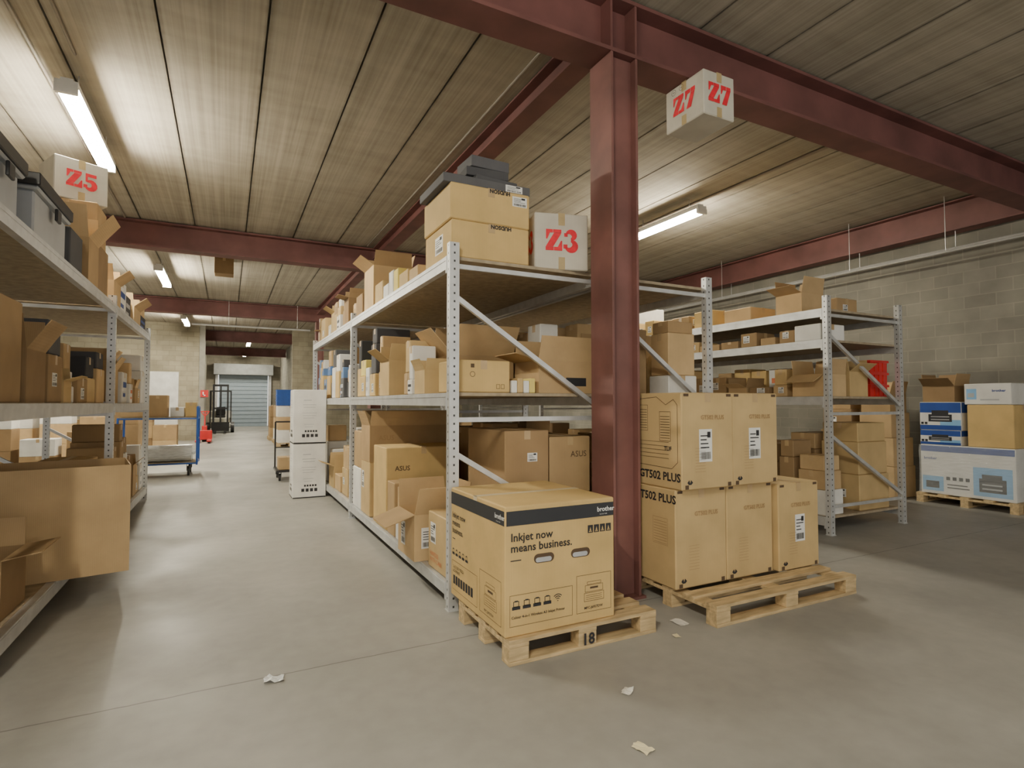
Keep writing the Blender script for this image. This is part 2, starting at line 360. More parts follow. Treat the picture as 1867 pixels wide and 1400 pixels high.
structure(boxes('wall_passage_east',[(3.1,26.25,0,3.3,40,CZ)],'blockY'))
bm=bmesh.new(); z=0.0
while z<3.4:
    add_box(bm,-0.50,40.03,z,2.35,40.09,z+0.20); add_box(bm,-0.50,40.07,z+0.20,2.35,40.08,z+0.26); z+=0.26
structure(finish(bm,'door_1','shutter'))
structure(boxes('trim_1',[(-0.8,39.4,3.3,2.65,39.98,4.0)],nmat('shutter_housing',(0.27,0.28,0.28),0.4),bevel=0.02))
structure(boxes('trim_2',[(-0.70,39.85,0,-0.55,39.98,3.3),(2.4,39.85,0,2.55,39.98,3.3)],'galv'))
structure(boxes('trim_3',[(-1.04,25.9,0,-0.84,26.3,CZ)],nmat('pale_door_post',(0.30,0.29,0.25),0.6)))
structure(boxes('door_2',[(-2.85,25.93,0,-1.75,25.98,2.75)],nmat('white_door_panel',(0.8,0.8,0.78),0.5),bevel=0.01))

# ---------------------------------------------------------------- steel frame
def ibeam(bm,axis,a0,a1,c0,c1,z0,z1,tf=0.03,tw=0.02):
    cm=(c0+c1)/2
    for (p0,p1,q0,q1) in ((c0,c1,z0,z0+tf),(c0,c1,z1-tf,z1),(cm-tw/2,cm+tw/2,z0+tf,z1-tf)):
        if axis=='x': add_box(bm,a0,p0,q0,a1,p1,q1)
        else: add_box(bm,p0,a0,q0,p1,a1,q1)
gridY=[3.43,11.5,19.6,27.7,35.8]
for i,gy in enumerate(gridY):
    xa,xb=(XW0,XW1-0.01) if gy<26 else (-1.19,3.09)
    bm=bmesh.new(); ibeam(bm,'x',xa,xb,gy,gy+0.285,4.24,4.70)
    if i==0:
        for sx in (2.61,2.85):
            add_box(bm,sx,gy+0.005,4.27,sx+0.02,gy+0.28,4.67)
    tag(finish(bm,'steel_beam','beamred'),'dark red painted steel I-beam spanning under the concrete ceiling','beam','cross beams under the ceiling')
    if gy>25: continue
    bm=bmesh.new()
    add_box(bm,2.61,gy,0.02,2.632,gy+0.285,4.238); add_box(bm,2.848,gy,0.02,2.87,gy+0.285,4.238); add_box(bm,2.632,gy+0.06,0.02,2.848,gy+0.08,4.238); add_box(bm,2.632,gy+0.205,0.02,2.848,gy+0.225,4.238)
    c=finish(bm,'steel_column','redsteel',bevel=0.002)
    tag(c,'dusty dark red steel column with flanged edges and scuffed paint','column','red steel columns')
    bp=boxes('base_plate',[(2.58,gy-0.02,0,2.90,gy+0.305,0.02)],'redsteel'); bp.parent=c
for i in range(2):
    y0=gridY[i]+0.29; y1=gridY[i+1]
    bm=bmesh.new(); ibeam(bm,'y',y0,y1,2.63,2.85,4.47,4.70,0.02,0.015)
    tag(finish(bm,'steel_beam','beamred'),'dark red steel beam running along the warehouse bay','beam','lengthwise beams under the ceiling')
    bm=bmesh.new(); ibeam(bm,'y',y0,y1,10.12,10.40,4.22,4.69,0.02,0.015)
    tag(finish(bm,'steel_beam','beamred'),'dark red steel edge beam along the block wall','beam','lengthwise beams under the ceiling')

def pipe(pts,r,label,cat='pipe',mat='pipe',hang=None,name='conduit_pipe'):
    bm=bmesh.new()
    for a,b in zip(pts[:-1],pts[1:]): add_cyl(bm,a,b,r,8)
    o=finish(bm,name,mat); tag(o,label,cat)
    if hang:
        for (p,zt) in hang:
            bm=bmesh.new(); add_cyl(bm,p,(p[0],p[1],zt),0.006,6)
            h=finish(bm,'hanger_rod',mat); h.parent=o
    return o
pipe([(-1.62,0.5,4.70),(-1.62,11.48,4.70)],0.02,'thin grey electrical conduit fixed under the ceiling',mat='pipeg')
pipe([(-1.30,0.5,4.705),(-1.30,6.3,4.705)],0.014,'thin grey electrical conduit leading to a strip light',mat='pipeg')
pipe([(6.62,3.75,4.70),(6.62,11.48,4.70)],0.02,'thin electrical conduit running along the ceiling',mat='pipeg')
pipe([(2.5,4.0,4.705),(2.5,11.4,4.705)],0.014,'thin electrical conduit beside the steel beam',mat='pipeg')
pipe([(9.9,1.5,3.85),(9.9,18.0,3.85)],0.02,'pair-hung steel pipe along the block wall',hang=[((9.9,y,3.86),4.72) for y in (4.6,6.1,9.0,12)])
pipe([(10.2,1.5,3.95),(10.2,18.0,3.95)],0.02,'steel pipe along the block wall',hang=[((10.2,y,3.96),4.222) for y in (4.6,6.1,9.0,12)])
pipe([(-1.0,19.4,3.9),(2.4,19.4,3.9)],0.03,'horizontal steel pipe below the cross beam',hang=[((0,19.4,3.9),4.72),((2,19.4,3.9),4.72)])

def lamp(x,y,L_,z=4.42,mat='emit'):
    e=empty('fluorescent_light_fixture',(x,y,z)); tag(e,'hanging fluorescent strip light with a long glowing diffuser','lamp','strip lights under the ceiling')
    boxes('housing',[(-0.09,0,0.045,0.09,L_,0.10),(-0.05,0.02,0.10,0.05,L_-0.02,0.13)],'lamp_h',parent=e)
    for sx in (-0.045,0.045):
        bm=bmesh.new(); add_cyl(bm,(sx,0.03,0.012),(sx,L_-0.03,0.012),0.03,12)
        finish(bm,'fluorescent_tube',mat,parent=e)
    boxes('end_cap',[(-0.09,-0.012,-0.025,0.09,0.03,0.05)],'lamp_h',parent=e)
    boxes('end_cap',[(-0.09,L_-0.03,-0.025,0.09,L_+0.012,0.05)],'lamp_h',parent=e)
    for yy in (0.3,L_-0.3):
        cyls('suspension_rod',[((0.035,yy,0.13),(0.035,yy,CZ-z),0.006)],'pipe',parent=e)
for (x,y,L_) in ((-1.39,6.45,2.0),(-1.39,14.3,2.0),(-1.39,22.2,2.0),(-1.39,-1.4,2.0),(6.42,14.0,1.7),(-6.0,14.3,2.0)):  # the one in the far west bay is unseen, added as fill
    lamp(x,y,L_)
lamp(6.42,6.2,1.7,mat='emitr')
for y in (29.5,36.4): lamp(0.9,y,2.0,mat='emitr')

# ---------------------------------------------------------------- racks
def rack(x0,x1,ys,levels,top,label):
    e=empty('pallet_rack',((x0+x1)/2,ys[0],0)); tag(e,label,'shelf rack','pallet racks'); ox,oy=(x0+x1)/2,ys[0]
    pw,pd=0.075,0.06
    for y in ys:
        for px in (x0+pw/2,x1-pw/2):
            t=0.006
            boxes('upright_post',[(-pw/2,-pd/2,0.006,pw/2,-pd/2+t,top),(-pw/2,-pd/2+t,0.006,-pw/2+t,pd/2,top),(pw/2-t,-pd/2+t,0.006,pw/2,pd/2,top),(-pw/2-0.005,-pd/2-0.01,0,pw/2+0.005,pd/2+0.01,0.006)],'perf',(px-ox,y+pd/2-oy,0),parent=e)
        yc=y+pd/2-oy; a=x0+pw*0.5-ox; b=x1-pw*0.5-ox
        for z in (0.3,1.36,2.5):
            boxes('horizontal_brace',[(a,yc-0.012,z,b,yc+0.012,z+0.035)],'galv',parent=e)
        for za,zb in ((2.30,1.46),(1.14,0.36)):
            bm=bmesh.new(); dz=0.022
            vs=[bm.verts.new(p) for p in ((a,yc-0.02,za-dz),(b,yc-0.02,zb-dz),(b,yc-0.02,zb+dz),(a,yc-0.02,za+dz),(a,yc+0.012,za-dz),(b,yc+0.012,zb-dz),(b,yc+0.012,zb+dz),(a,yc+0.012,za+dz))]
            for f in ((0,1,2,3),(7,6,5,4),(0,4,5,1),(1,5,6,2),(2,6,7,3),(3,7,4,0)): bm.faces.new([vs[i] for i in f])
            bmesh.ops.recalc_face_normals(bm,faces=bm.faces[:])
            finish(bm,'diagonal_brace','galv',parent=e)
    for i in range(len(ys)-1):
        ya=ys[i]+pd-oy; yb=ys[i+1]-oy
        for L_ in levels:
            for bx in (x0-ox,x1-0.05-ox):
                boxes('shelf_beam',[(bx,ya,L_-0.10,bx+0.05,yb,L_-0.002),(bx-0.004,ya+0.001,L_-0.13,bx+0.054,ya+0.02,L_-0.0025),(bx-0.004,yb-0.02,L_-0.13,bx+0.054,yb-0.001,L_-0.0025),
                    (bx+(-0.004 if bx<0 else 0.05),ya+0.02,L_-0.035,bx+(0.0 if bx<0 else 0.054),yb-0.02,L_-0.015)],'galv',parent=e)
            boxes('shelf_deck',[(x0+0.05-ox,ya,L_-0.025,x1-0.05-ox,yb,L_)],'chip',parent=e)
    return e
TZ=2.60
LV=[0.2,1.58,TZ]
rack(1.44,2.82,[3.83,7.48,11.12],LV,2.69,'long galvanised pallet rack full of cartons beside the aisle')
rack(2.85,4.08,[3.83,7.48,11.12],LV,2.69,'galvanised pallet rack standing back to back with another rack')
rack(6.1,7.6,[4.03,7.28,10.6,13.9],[0.2,1.58,2.24,2.60],2.74,'tall galvanised pallet rack with cartons near the block wall')
rack(-2.4,-1.1,[3.75,7.38,10.4],[0.2,1.50,2.58],2.68,'shadowed galvanised pallet rack loaded with cartons and bins')

# ---------------------------------------------------------------- hero pallets
def pallet(x0,y0,w,d,label,h=0.145):
    e=empty('wooden_pallet',(x0,y0,0)); tag(e,label,'pallet','wooden pallets')
    bh=h-0.022*3
    for i,yy in enumerate((0,d/2-0.05,d-0.10)):
        boxes('bottom_board',[(0,yy,0,w,yy+0.10,0.022)],'wood',parent=e,bevel=0.002)
        for xx in (0,w/2-0.065,w-0.13):
            boxes('block',[(xx,yy+0.002,0.022,xx+0.13,yy+0.098,0.022+bh)],'wood',parent=e,bevel=0.003)
    for xx in (0,w/2-0.065,w-0.13):
        boxes('stringer_board',[(xx,0,0.022+bh,xx+0.13,d,0.044+bh)],'wood',parent=e,bevel=0.002)
    for i in range(5):
        yy=i*(d-0.11)/4
        boxes('deck_board',[(0,yy,0.044+bh,w,yy+0.11,h)],'wood',parent=e,bevel=0.002)
    return e
p=pallet(1.45,2.88,1.08,0.78,'worn wooden pallet under a large printer carton')
text(p,'-y',(0,0,0),'1',0.492,0.030,0.095,'ink',bold=0.003,off=0.006)
text(p,'-y',(0,0,0),'8',0.540,0.030,0.095,'ink',bold=0.002,off=0.006)
pallet(2.93,2.74,1.52,0.95,'wide wooden pallet under stacked computer case cartons')

W,D,H=0.78,0.87,0.755
bx=carton(1.44,2.915,0.145,W,D,H,'cardy',0,False,'large golden-brown printer carton with charcoal band and slogan','large cartons on pallets',tapemat='tapec',tdir='x',name='printer_carton')
dm=(W,D,H-0.002)
for f,fw in (('-y',W),('-x',D)):
    decal(bx,f,dm,[rect(0.008,H-0.115,fw-0.016,0.085)],'navy','dark_band')
    text(bx,f,dm,'brother',fw-0.135,H-0.083,0.042,'white',bold=0.0008)
    text(bx,f,dm,'at your side',fw-0.115,H-0.103,0.012,'white')
text(bx,'-y',dm,'Inkjet now\nmeans business.',0.035,H-0.205,0.066,'ink',bold=0.0012)
text(bx,'-x',dm,'Inkjet now\nmeans\nbusiness.',0.035,H-0.205,0.055,'ink',bold=0.0008)
decal(bx,'-y',dm,[rect(0.035,0.435,0.07,0.006)],'ink'); decal(bx,'-x',dm,[rect(0.035,0.40,0.05,0.006)],'ink')
def slot(u,v,w,h,n=8):
    r=h/2; pts=[]
    for i in range(n+1): a=-math.pi/2+math.pi*i/n; pts.append((u+w-r+r*math.cos(a),v+r+r*math.sin(a)))
    for i in range(n+1): a=math.pi/2+math.pi*i/n; pts.append((u+r+r*math.cos(a),v+r+r*math.sin(a)))
    return pts
for (u_,w_) in ((0.19,0.14),(0.45,0.14)):
    decal(bx,'-y',dm,[slot(u_,0.405,w_,0.055)],'inkb','handle_hole')
    decal(bx,'-y',dm,[slot(u_+0.012,0.410,w_-0.03,0.028)],'grey','handle_hole_insert',0.0025)
ic=[]
for i in range(4): ic+= [rect(0.575+i*0.046,0.545,0.039,0.048)]
decal(bx,'-y',dm,ic,'ink','handling_icons')
ic=[]
for i in range(4):
    u=0.575+i*0.046; ic+=[rect(u+0.008,0.551,0.022,0.005),[(u+0.012,0.558),(u+0.026,0.558),(u+0.019,0.582)]]
decal(bx,'-y',dm,ic,'cardy','handling_icons_cutout',0.0025)
decal(bx,'-y',dm,outline(0.03,0.06,0.43,0.18,0.0022)+outline(0.49,0.06,0.26,0.23,0.0022),'inkb','printed_frame')
def iconset(u0,v,n,s,gap):
    ps=[]
    for i in range(n):
        u=u0+i*(s+gap); ps+=[rect(u,v,s,s*0.35)]+outline(u+s*0.15,v+s*0.3,s*0.7,s*0.6,0.004)+[rect(u+s*0.3,v+s*0.9,s*0.4,0.004)]
    return ps
decal(bx,'-y',dm,iconset(0.045,0.155,4,0.054,0.016),'ink','function_icons')
wf=[]
for k in range(3):
    for j in range(6):
        a=math.radians(45+15*j); a2=math.radians(45+15*(j+1)); r1=0.012+0.012*k; r2=r1+0.005; cx,cy=0.355,0.165
        wf.append([(cx+r1*math.cos(a),cy+r1*math.sin(a)),(cx+r2*math.cos(a),cy+r2*math.sin(a)),(cx+r2*math.cos(a2),cy+r2*math.sin(a2)),(cx+r1*math.cos(a2),cy+r1*math.sin(a2))])
wf.append(rect(0.352,0.162,0.006,0.006))
decal(bx,'-y',dm,wf,'ink','wireless_icon')
text(bx,'-y',dm,'Colour 4-in-1 Wireless A3 Inkjet Printer',0.04,0.105,0.022,'ink',bold=0.0003)
text(bx,'-y',dm,'MFC-J6957DW',0.545,0.080,0.022,'ink',bold=0.0003)
def printer_drawing(u,v,s,t=0.003):
    ps=outline(u,v,s,s*0.35,t)+outline(u+s*0.05,v+s*0.38,s*0.9,s*0.28,t)+outline(u+s*0.15,v+s*0.68,s*0.7,s*0.12,t)
    ps+=[rect(u+s*0.1,v+s*(0.08+0.08*i),s*0.8,0.002) for i in range(3)]+[rect(u+s*0.3,v+s*0.5,s*0.4,s*0.08)]
    return ps
decal(bx,'-y',dm,printer_drawing(0.545,0.125,0.15,0.0022),'inkb','printer_line_drawing')
decal(bx,'-x',dm,outline(0.03,0.05,0.44,0.20,0.0022)+outline(0.51,0.05,0.31,0.26,0.0022),'inkb','printed_frame')
decal(bx,'-x',dm,printer_drawing(0.58,0.11,0.18,0.0022),'inkb','printer_line_drawing')
decal(bx,'-x',dm,iconset(0.03,0.29,5,0.045,0.015),'ink','function_icons')
text(bx,'-x',dm,'MFC-J6957DW',0.58,0.07,0.022,'ink')
text(bx,'-x',dm,'2x 3 500 YIELD\nA3 PRINT',0.05,0.20,0.03,'ink')
decal(bx,'-x',dm,[rect(0.05+0.045*i,0.09,0.034,0.06) for i in range(8)],'ink','ink_cartridge_icons')

def casebox(x,y,z,w,d,h,which):
    o=carton(x,y,z,w,d,h,'cardg',0,False,'tall tan computer case carton stacked on a pallet','computer case cartons',tdir='y')
    dm=dims(o)
    text(o,'-y',dm,'GT502 PLUS',w*0.36 if which!='c' else w*0.3,h*0.72,0.045,'inkf',bold=0.0008)
    for u in (0.02,w-0.07): decal(o,'-y',dm,[rect(u,h-0.03,0.05,0.02),rect(u+0.01,0.008,0.035,0.03)],'inkb','scuffed_tape_marks')
    decal(o,'-y',dm,[[(0.05,0.055),(0.07,0.075),(0.078,0.05),(0.086,0.075),(0.106,0.055),(0.09,0.04),(0.065,0.04)]],'ink','winged_emblem')
    decal(o,'-y',dm,[rect(w*0.25,h*(0.18+0.03*i),w*0.2,0.002) for i in range(9)],'inkf','faint_vent_print')
    return o
hh=0.722
a=casebox(2.91,3.10,0.145,0.515,0.66,hh,'a'); b=casebox(3.43,3.10,0.145,0.515,0.66,hh,'b'); c=casebox(3.965,3.06,0.145,0.50,0.66,hh-0.02,'c')
sticker(c,'-y',dims(c),0.2,0.22,0.12,0.22,3)
u1=casebox(2.92,3.04,0.145+hh,0.52,0.68,hh-0.01,'a'); u2=casebox(3.445,3.05,0.145+hh,0.51,0.68,hh-0.01,'b')
sticker(u1,'-y',dims(u1),0.17,0.2,0.13,0.24,4); sticker(u2,'-y',dims(u2),0.18,0.2,0.13,0.24,5)
for o in (a,u1):
    dm=dims(o)
    text(o,'-x',dm,'GT502 PLUS',0.22,0.62 if o is a else 0.06,0.085,'ink',bold=0.0025)
dm=dims(u1)
def stroke(pts,t=0.004):
    out=[]
    for p,q in zip(pts[:-1],pts[1:]):
        d=Vector((q[0]-p[0],q[1]-p[1])); n=Vector((-d.y,d.x)).normalized()*t/2
        out.append([(p[0]-n.x,p[1]-n.y),(q[0]-n.x,q[1]-n.y),(q[0]+n.x,q[1]+n.y),(p[0]+n.x,p[1]+n.y)])
    return out
case=stroke([(0.18,0.16),(0.12,0.24),(0.12,0.60),(0.16,0.66),(0.42,0.68),(0.52,0.62),(0.60,0.66),(0.64,0.62),(0.64,0.2),(0.58,0.15),(0.18,0.16)])
case+=outline(0.18,0.42,0.14,0.20)+outline(0.45,0.35,0.12,0.22)+[rect(0.19,0.44+0.02*i,0.12,0.004) for i in range(8)]+[rect(0.46,0.37+0.02*i,0.10,0.004) for i in range(9)]
case+=[rect(0.2,0.22+0.03*i,0.35,0.003) for i in range(5)]
decal(u1,'-x',dm,case,'inkb','case_line_drawing')
text(u1,'-x',dm,'TUF',0.50,0.28,0.045,'ink',bold=0.001)
decal(a,'-x',dims(a),outline(0.42,0.30,0.16,0.2)+[rect(0.43,0.31+0.02*i,0.14,0.004) for i in range(9)],'inkf','vent_line_drawing')

# ---------------------------------------------------------------- Z boxes
def arc(cx,cy,rx,ry,a0,a1,t0,t1,n=12):
    out=[]
    for i in range(n):
        f0,f1=i/n,(i+1)/n; A=math.radians(a0+(a1-a0)*f0); B=math.radians(a0+(a1-a0)*f1)
        def th(f): return t0+(t1-t0)*math.sin(math.pi*f)
        ta,tb=th(f0)/2,th(f1)/2
        out.append([(cx+(rx-ta)*math.cos(A),cy+(ry-ta)*math.sin(A)),(cx+(rx+ta)*math.cos(A),cy+(ry+ta)*math.sin(A)),(cx+(rx+tb)*math.cos(B),cy+(ry+tb)*math.sin(B)),(cx+(rx-tb)*math.cos(B),cy+(ry-tb)*math.sin(B))])
    return out
G={'Z':[[(0.03,.84),(.36,.84),(.36,1),(.03,1)],[(.38,.84),(.78,.84),(.78,1),(.38,1)],[(.03,.84),(.03,.54),(.09,.54),(.22,.84)],[(.42,.83),(.78,.83),(.38,.18),(.02,.18)],[(.01,0),(.40,0),(.40,.17),(.01,.17)],[(.42,0),(.82,0),(.82,.17),(.42,.17)],[(.82,.17),(.82,.47),(.76,.47),(.60,.17)]],
   '3':arc(.34,.74,.20,.18,150,-80,.10,.28)+arc(.34,.27,.24,.22,82,-150,.10,.32)+[rect(.00,.11,.20,.20),rect(.04,.68,.17,.17)],
   '5':[rect(.10,.80,.56,.20),rect(.10,.48,.11,.32)]+arc(.33,.30,.24,.25,130,-150,.10,.30)+[rect(.00,.11,.20,.20)],
   '7':[rect(.02,.78,.37,.22),rect(.42,.78,.30,.22),[(.42,.77),(.70,.77),(.44,0),(.10,0)],[(.02,.78),(.02,.54),(.08,.54),(.18,.78)]]}
def zmark(o,face,digit,u,v,s):
    ps=[[(u+x*s,v+y*s) for x,y in p] for p in G['Z']]+[[(u+0.88*s+x*s,v+y*s) for x,y in p] for p in G[digit]]
    decal(o,face,dims(o),ps,'redink','stencilled_red_code',0.0035)
def zbox(x,y,z,w,d,h,digit,rot,faces,label,s=0.165):
    o=carton(x,y,z,w,d,h,'cardz',rot,False,label,'stencilled aisle marker boxes',tapemat='tapeb',tdir='y',name='aisle_marker_box')
    for f in faces:
        fw=w if f=='-y' else d
        zmark(o,f,digit,fw*0.5-0.80*s,h*0.5-s*0.45,s)
        decal(o,f,dims(o),[rect(fw*0.5-0.028,0.0,0.056,h*0.22)],'tapeb','paper_tape')
        decal(o,f,dims(o),[rect(fw*0.5-0.028,h*0.78,0.056,h*0.22)],'tapeb','paper_tape')
    return o
z7=zbox(3.42,3.27,3.865,0.35,0.44,0.374,'7',0,('-y','-x'),'worn white carton stencilled Z7 strapped under the beam',0.16)
cir=[]
for k,(cx,cy) in enumerate(((0.10,0.33),(0.19,0.335))):
    cir+=arc(cx,cy,0.025,0.025,0,360,0.003,0.003,14)+[rect(cx-0.012,cy-0.002,0.024,0.004)]
decal(z7,'-x',dims(z7),cir,'ink','round_print_stamps')
z3=zbox(2.26,3.88,TZ,0.46,0.38,0.47,'3',math.radians(-15),('-y','-x'),'worn white carton stencilled Z3 on top of the rack',0.175)

# ---------------------------------------------------------------- rack 1 hero contents
g1='cartons on the rack by the aisle'; T1=TZ+0.001
o=carton(1.48,3.90,T1,0.66,0.62,0.29,'cardy',0,False,'wide golden carton with dark lettering on rack top',g1); text(o,'-y',dims(o),'HUDSON',0.50,0.282,0.042,'ink',flip=True,bold=0.002); sticker(o,'-x',dims(o),0.25,0.08,0.18,0.14,8)
o=carton(1.47,3.90,T1+0.291,0.675,0.63,0.28,'cardy',0,False,'golden carton stacked on a matching carton on rack top',g1); text(o,'-y',dims(o),'HUDSON',0.5,0.272,0.042,'ink',flip=True,bold=0.002); sticker(o,'-y',dims(o),0.52,0.17,0.13,0.08,9)
o=carton(1.42,3.92,T1+0.572,0.74,0.58,0.07,'cardk',0,False,'flat black box lying on golden cartons',g1,tape=False)
sticker(o,'-y',dims(o),0.52,0.005,0.15,0.055,10)
o=carton(1.70,4.0,T1+0.643,0.38,0.34,0.06,'cardk',0.1,False,'flat black box in a small stack',g1,tape=False)
o=carton(1.66,4.02,T1+0.704,0.36,0.32,0.07,'cardk',-0.05,False,'black box in a small stack',g1,tape=False)
o=carton(1.68,4.02,T1+0.775,0.34,0.28,0.09,'cardk',0.05,False,'black box topping the small stack',g1,tape=False)
o=carton(1.53,3.92,1.581,0.45,0.40,0.25,'cardy',0,False,'golden carton with handling symbols behind the rack frame',g1)
decal(o,'-y',dims(o),outline(0.33,0.03,0.03,0.035)+outline(0.37,0.03,0.03,0.035),'inkb'); decal(o,'-y',dims(o),arc(0.13,0.14,0.02,0.02,0,360,0.004,0.004)+[rect(0.115,0.19,0.03,0.03)],'inkb')
for k in range(4):
    carton(2.0+0.055*k,3.93,1.581,0.05,0.22,0.10+0.02*(k%2),('cardw','cardg','cardw','cardl')[k],0,False,'slim small box standing between cartons',g1,tape=False)
o=carton(2.24,3.92,1.581,0.52,0.42,0.27,'card',0,True,'open brown carton with flaps and a dark label',g1,flaps=(85,86,86,15),flen=0.2)
decal(o,'-y',dims(o),[rect(0.26,0.06,0.2,0.07)],'ink')
o=carton(1.94,3.93,0.201,0.82,0.75,0.55,'cardd',0,False,'big brown carton on the lowest rack shelf',g1)
o=carton(1.94,3.93,0.752,0.40,0.75,0.53,'cardd',0,False,'big brown carton stacked on the lowest rack shelf',g1); sticker(o,'-y',dims(o),0.2,0.28,0.09,0.07,2)
o=carton(2.36,3.95,0.752,0.40,0.70,0.47,'card',0,False,'brown carton stacked on the lowest rack shelf',g1); text(o,'-y',dims(o),'ASUS',0.2,0.3,0.07,'inkb',flip=False)
o=carton(1.46,3.93,0.201,0.44,0.42,0.44,'cardg',0,False,'tan carton with orange print on the lowest shelf',g1); text(o,'-x',dims(o),'HANDLE\nWITH CARE',0.05,0.10,0.05,'orange')
sticker(o,'-x',dims(o),0.06,0.2,0.12,0.16,3)
o=carton(1.38,4.47,0.201,0.46,0.48,0.38,'card',0,True,'open brown carton with sagging flaps over the aisle',g1,flaps=(70,80,80,-20),flen=0.24)
sticker(o,'-y',dims(o),0.06,0.1,0.13,0.17,13); sticker(o,'-x',dims(o),0.1,0.08,0.12,0.2,14)
carton(1.46,5.05,0.201,0.4,0.28,0.3,'cardw',0,False,'white carton on the lowest rack shelf',g1)
carton(1.47,5.06,0.502,0.36,0.25,0.2,'card',0,False,'small brown carton on a white carton',g1)
carton(1.46,5.38,0.201,0.42,0.27,0.52,'card',0,False,'narrow brown carton on the lowest shelf',g1)
o=carton(1.46,5.70,0.201,0.80,0.55,0.84,'cardy',0,False,'tall golden carton with small brand print',g1)
text(o,'-y',dims(o),'ASUS',0.09,0.6,0.07,'inkb',bold=0.001)
o=carton(1.46,6.45,0.201,0.62,0.45,0.62,'cardg',0,False,'tan carton below an open carton',g1); sticker(o,'-x',dims(o),0.05,0.3,0.12,0.2,3)
carton(1.46,6.93,0.201,0.42,0.46,0.5,'cardw',0,False,'pale carton on the lowest rack shelf',g1)
carton(1.47,6.95,0.702,0.38,0.42,0.45,'card',0,False,'brown carton on a pale carton',g1)
o=carton(1.46,6.45,0.822,0.95,0.45,0.42,'card',0,True,'wide open carton stacked under the middle shelf',g1,flaps=(86,85,86,75),flen=0.17); text(o,'-y',dims(o),'ASUS',0.1,0.25,0.08,'inkf')
fill(2.40,1,4.75,7.4,0.201,1.25,36,g1,dmax=0.36,popen=0.0,minh=0.55,maxh=0.65,smin=0.4,smax=0.6,mats=('cardd','card','cardd'))
fill(2.08,1,4.75,5.6,0.201,1.1,136,g1,dmax=0.24,dmin=0.2,popen=0.0,smin=0.3,smax=0.4,mats=('card','cardw','cardg'))
# mid face
carton(1.47,4.50,1.581,0.26,0.28,0.2,'cardg',0,True,'small open tan carton on the middle shelf',g1,flaps=(85,80,88,70),flen=0.1)
carton(1.80,4.72,1.581,0.62,0.48,0.36,'card',0,True,'large open carton with a tall raised flap',g1,flaps=(60,85,88,50),flen=0.30)
fill(1.44,1,4.90,5.56,1.581,0.62,131,g1,dmax=0.26,dmin=0.2,popen=0,smin=0.10,smax=0.2,minh=0.12,maxh=0.28,mats=('cardw','cardl','cardg','cardw','card'))
carton(1.46,5.62,1.581,0.42,0.38,0.36,'cardg',0,True,'open tan carton on the middle shelf',g1,flaps=(82,75,86,40),flen=0.17)
fill(1.44,1,6.12,7.42,1.581,0.85,31,g1,dmax=0.45,mats=('card','cardw','cardl','cardk','cardy','cardg'),smin=0.14,smax=0.28,popen=0.15,minh=0.18,maxh=0.4)
fill(1.98,1,5.3,7.4,1.581,0.82,37,g1,dmax=0.75,dmin=0.6,popen=0.1,smin=0.25,smax=0.4,mats=('card','cardd','cardy','cardw'),minh=0.25,maxh=0.4)
fill(2.5,1,4.4,5.2,1.581,0.7,38,g1,dmax=0.24,dmin=0.2,popen=0.0,smin=0.2,smax=0.3,minh=0.25)
for i,(y,w,d,h,op,mt) in enumerate(((4.74,0.30,0.26,0.13,False,'card'),(5.04,0.30,0.30,0.16,False,'cardg'),(5.38,0.24,0.16,0.24,False,'cardl'),(5.57,0.24,0.16,0.26,False,'cardw'),(5.76,0.22,0.20,0.16,False,'cardw'),(6.00,0.36,0.34,0.24,False,'cardg'),(6.42,0.46,0.48,0.5,True,'card'),(7.02,0.36,0.36,0.28,False,'cardd'))):
    carton(1.48,y,T1,w,d,h,mt,0.0,op,('open ' if op else 'closed ')+CN[mt]+' carton standing on the top rack shelf',g1,flaps=(86,80,87,35),flen=0.17)
fill(2.02,1,4.75,7.4,T1,0.3,137,g1,dmax=0.5,popen=0,smin=0.35,smax=0.55,stack=False,maxh=0.28)
fill(1.44,1,7.58,11.05,T1,0.6,32,g1,mats=('card','cardd','cardg','cardw','cardy'),popen=0.3,smin=0.2,smax=0.45,minh=0.18,maxh=0.42)
fill(1.44,1,7.58,11.05,1.581,0.85,33,g1,mats=('card','card','cardk','cardk','cardw','cardy','cardb'),popen=0.15,smin=0.16,smax=0.34)
fill(1.44,1,7.58,11.05,0.201,1.2,34,g1,mats=('card','cardg','cardw'),popen=0.25,smin=0.25,smax=0.45)
# rack 2
g2='cartons on the back-to-back rack'
fill(4.06,-1,3.93,7.4,1.581,0.8,41,g2,smin=0.2,smax=0.38,dmax=0.42,mats=('card','card','cardw','cardb','cardg'),maxh=0.32,minh=0.15)
fill(2.86,1,3.93,7.4,1.581,0.8,46,g2,smin=0.25,smax=0.45,dmax=0.55,minh=0.25,mats=('card','cardd','card','cardg'))
fill(2.86,1,3.93,7.4,0.201,1.25,47,g2,smin=0.45,smax=0.6,dmax=0.5,popen=0,minh=0.6,maxh=0.7,mats=('cardd','card','cardd'))
fill(4.06,-1,3.93,7.4,0.201,1.2,42,g2,smin=0.4,smax=0.6,mats=('card','cardd'),popen=0.0,minh=0.55,maxh=0.65,dmax=0.5)
fill(4.06,-1,7.58,11.05,T1,0.45,43,g2,smin=0.3,smax=0.5)
fill(2.86,1,7.58,11.05,1.581,0.8,144,g2,smin=0.3,smax=0.5,minh=0.35)
fill(4.06,-1,7.58,11.05,1.581,0.8,44,g2,smin=0.25,smax=0.5,dmax=0.5)
fill(4.06,-1,7.58,11.05,0.201,1.2,45,g2,smin=0.4,smax=0.75,minh=0.5,maxh=0.6)
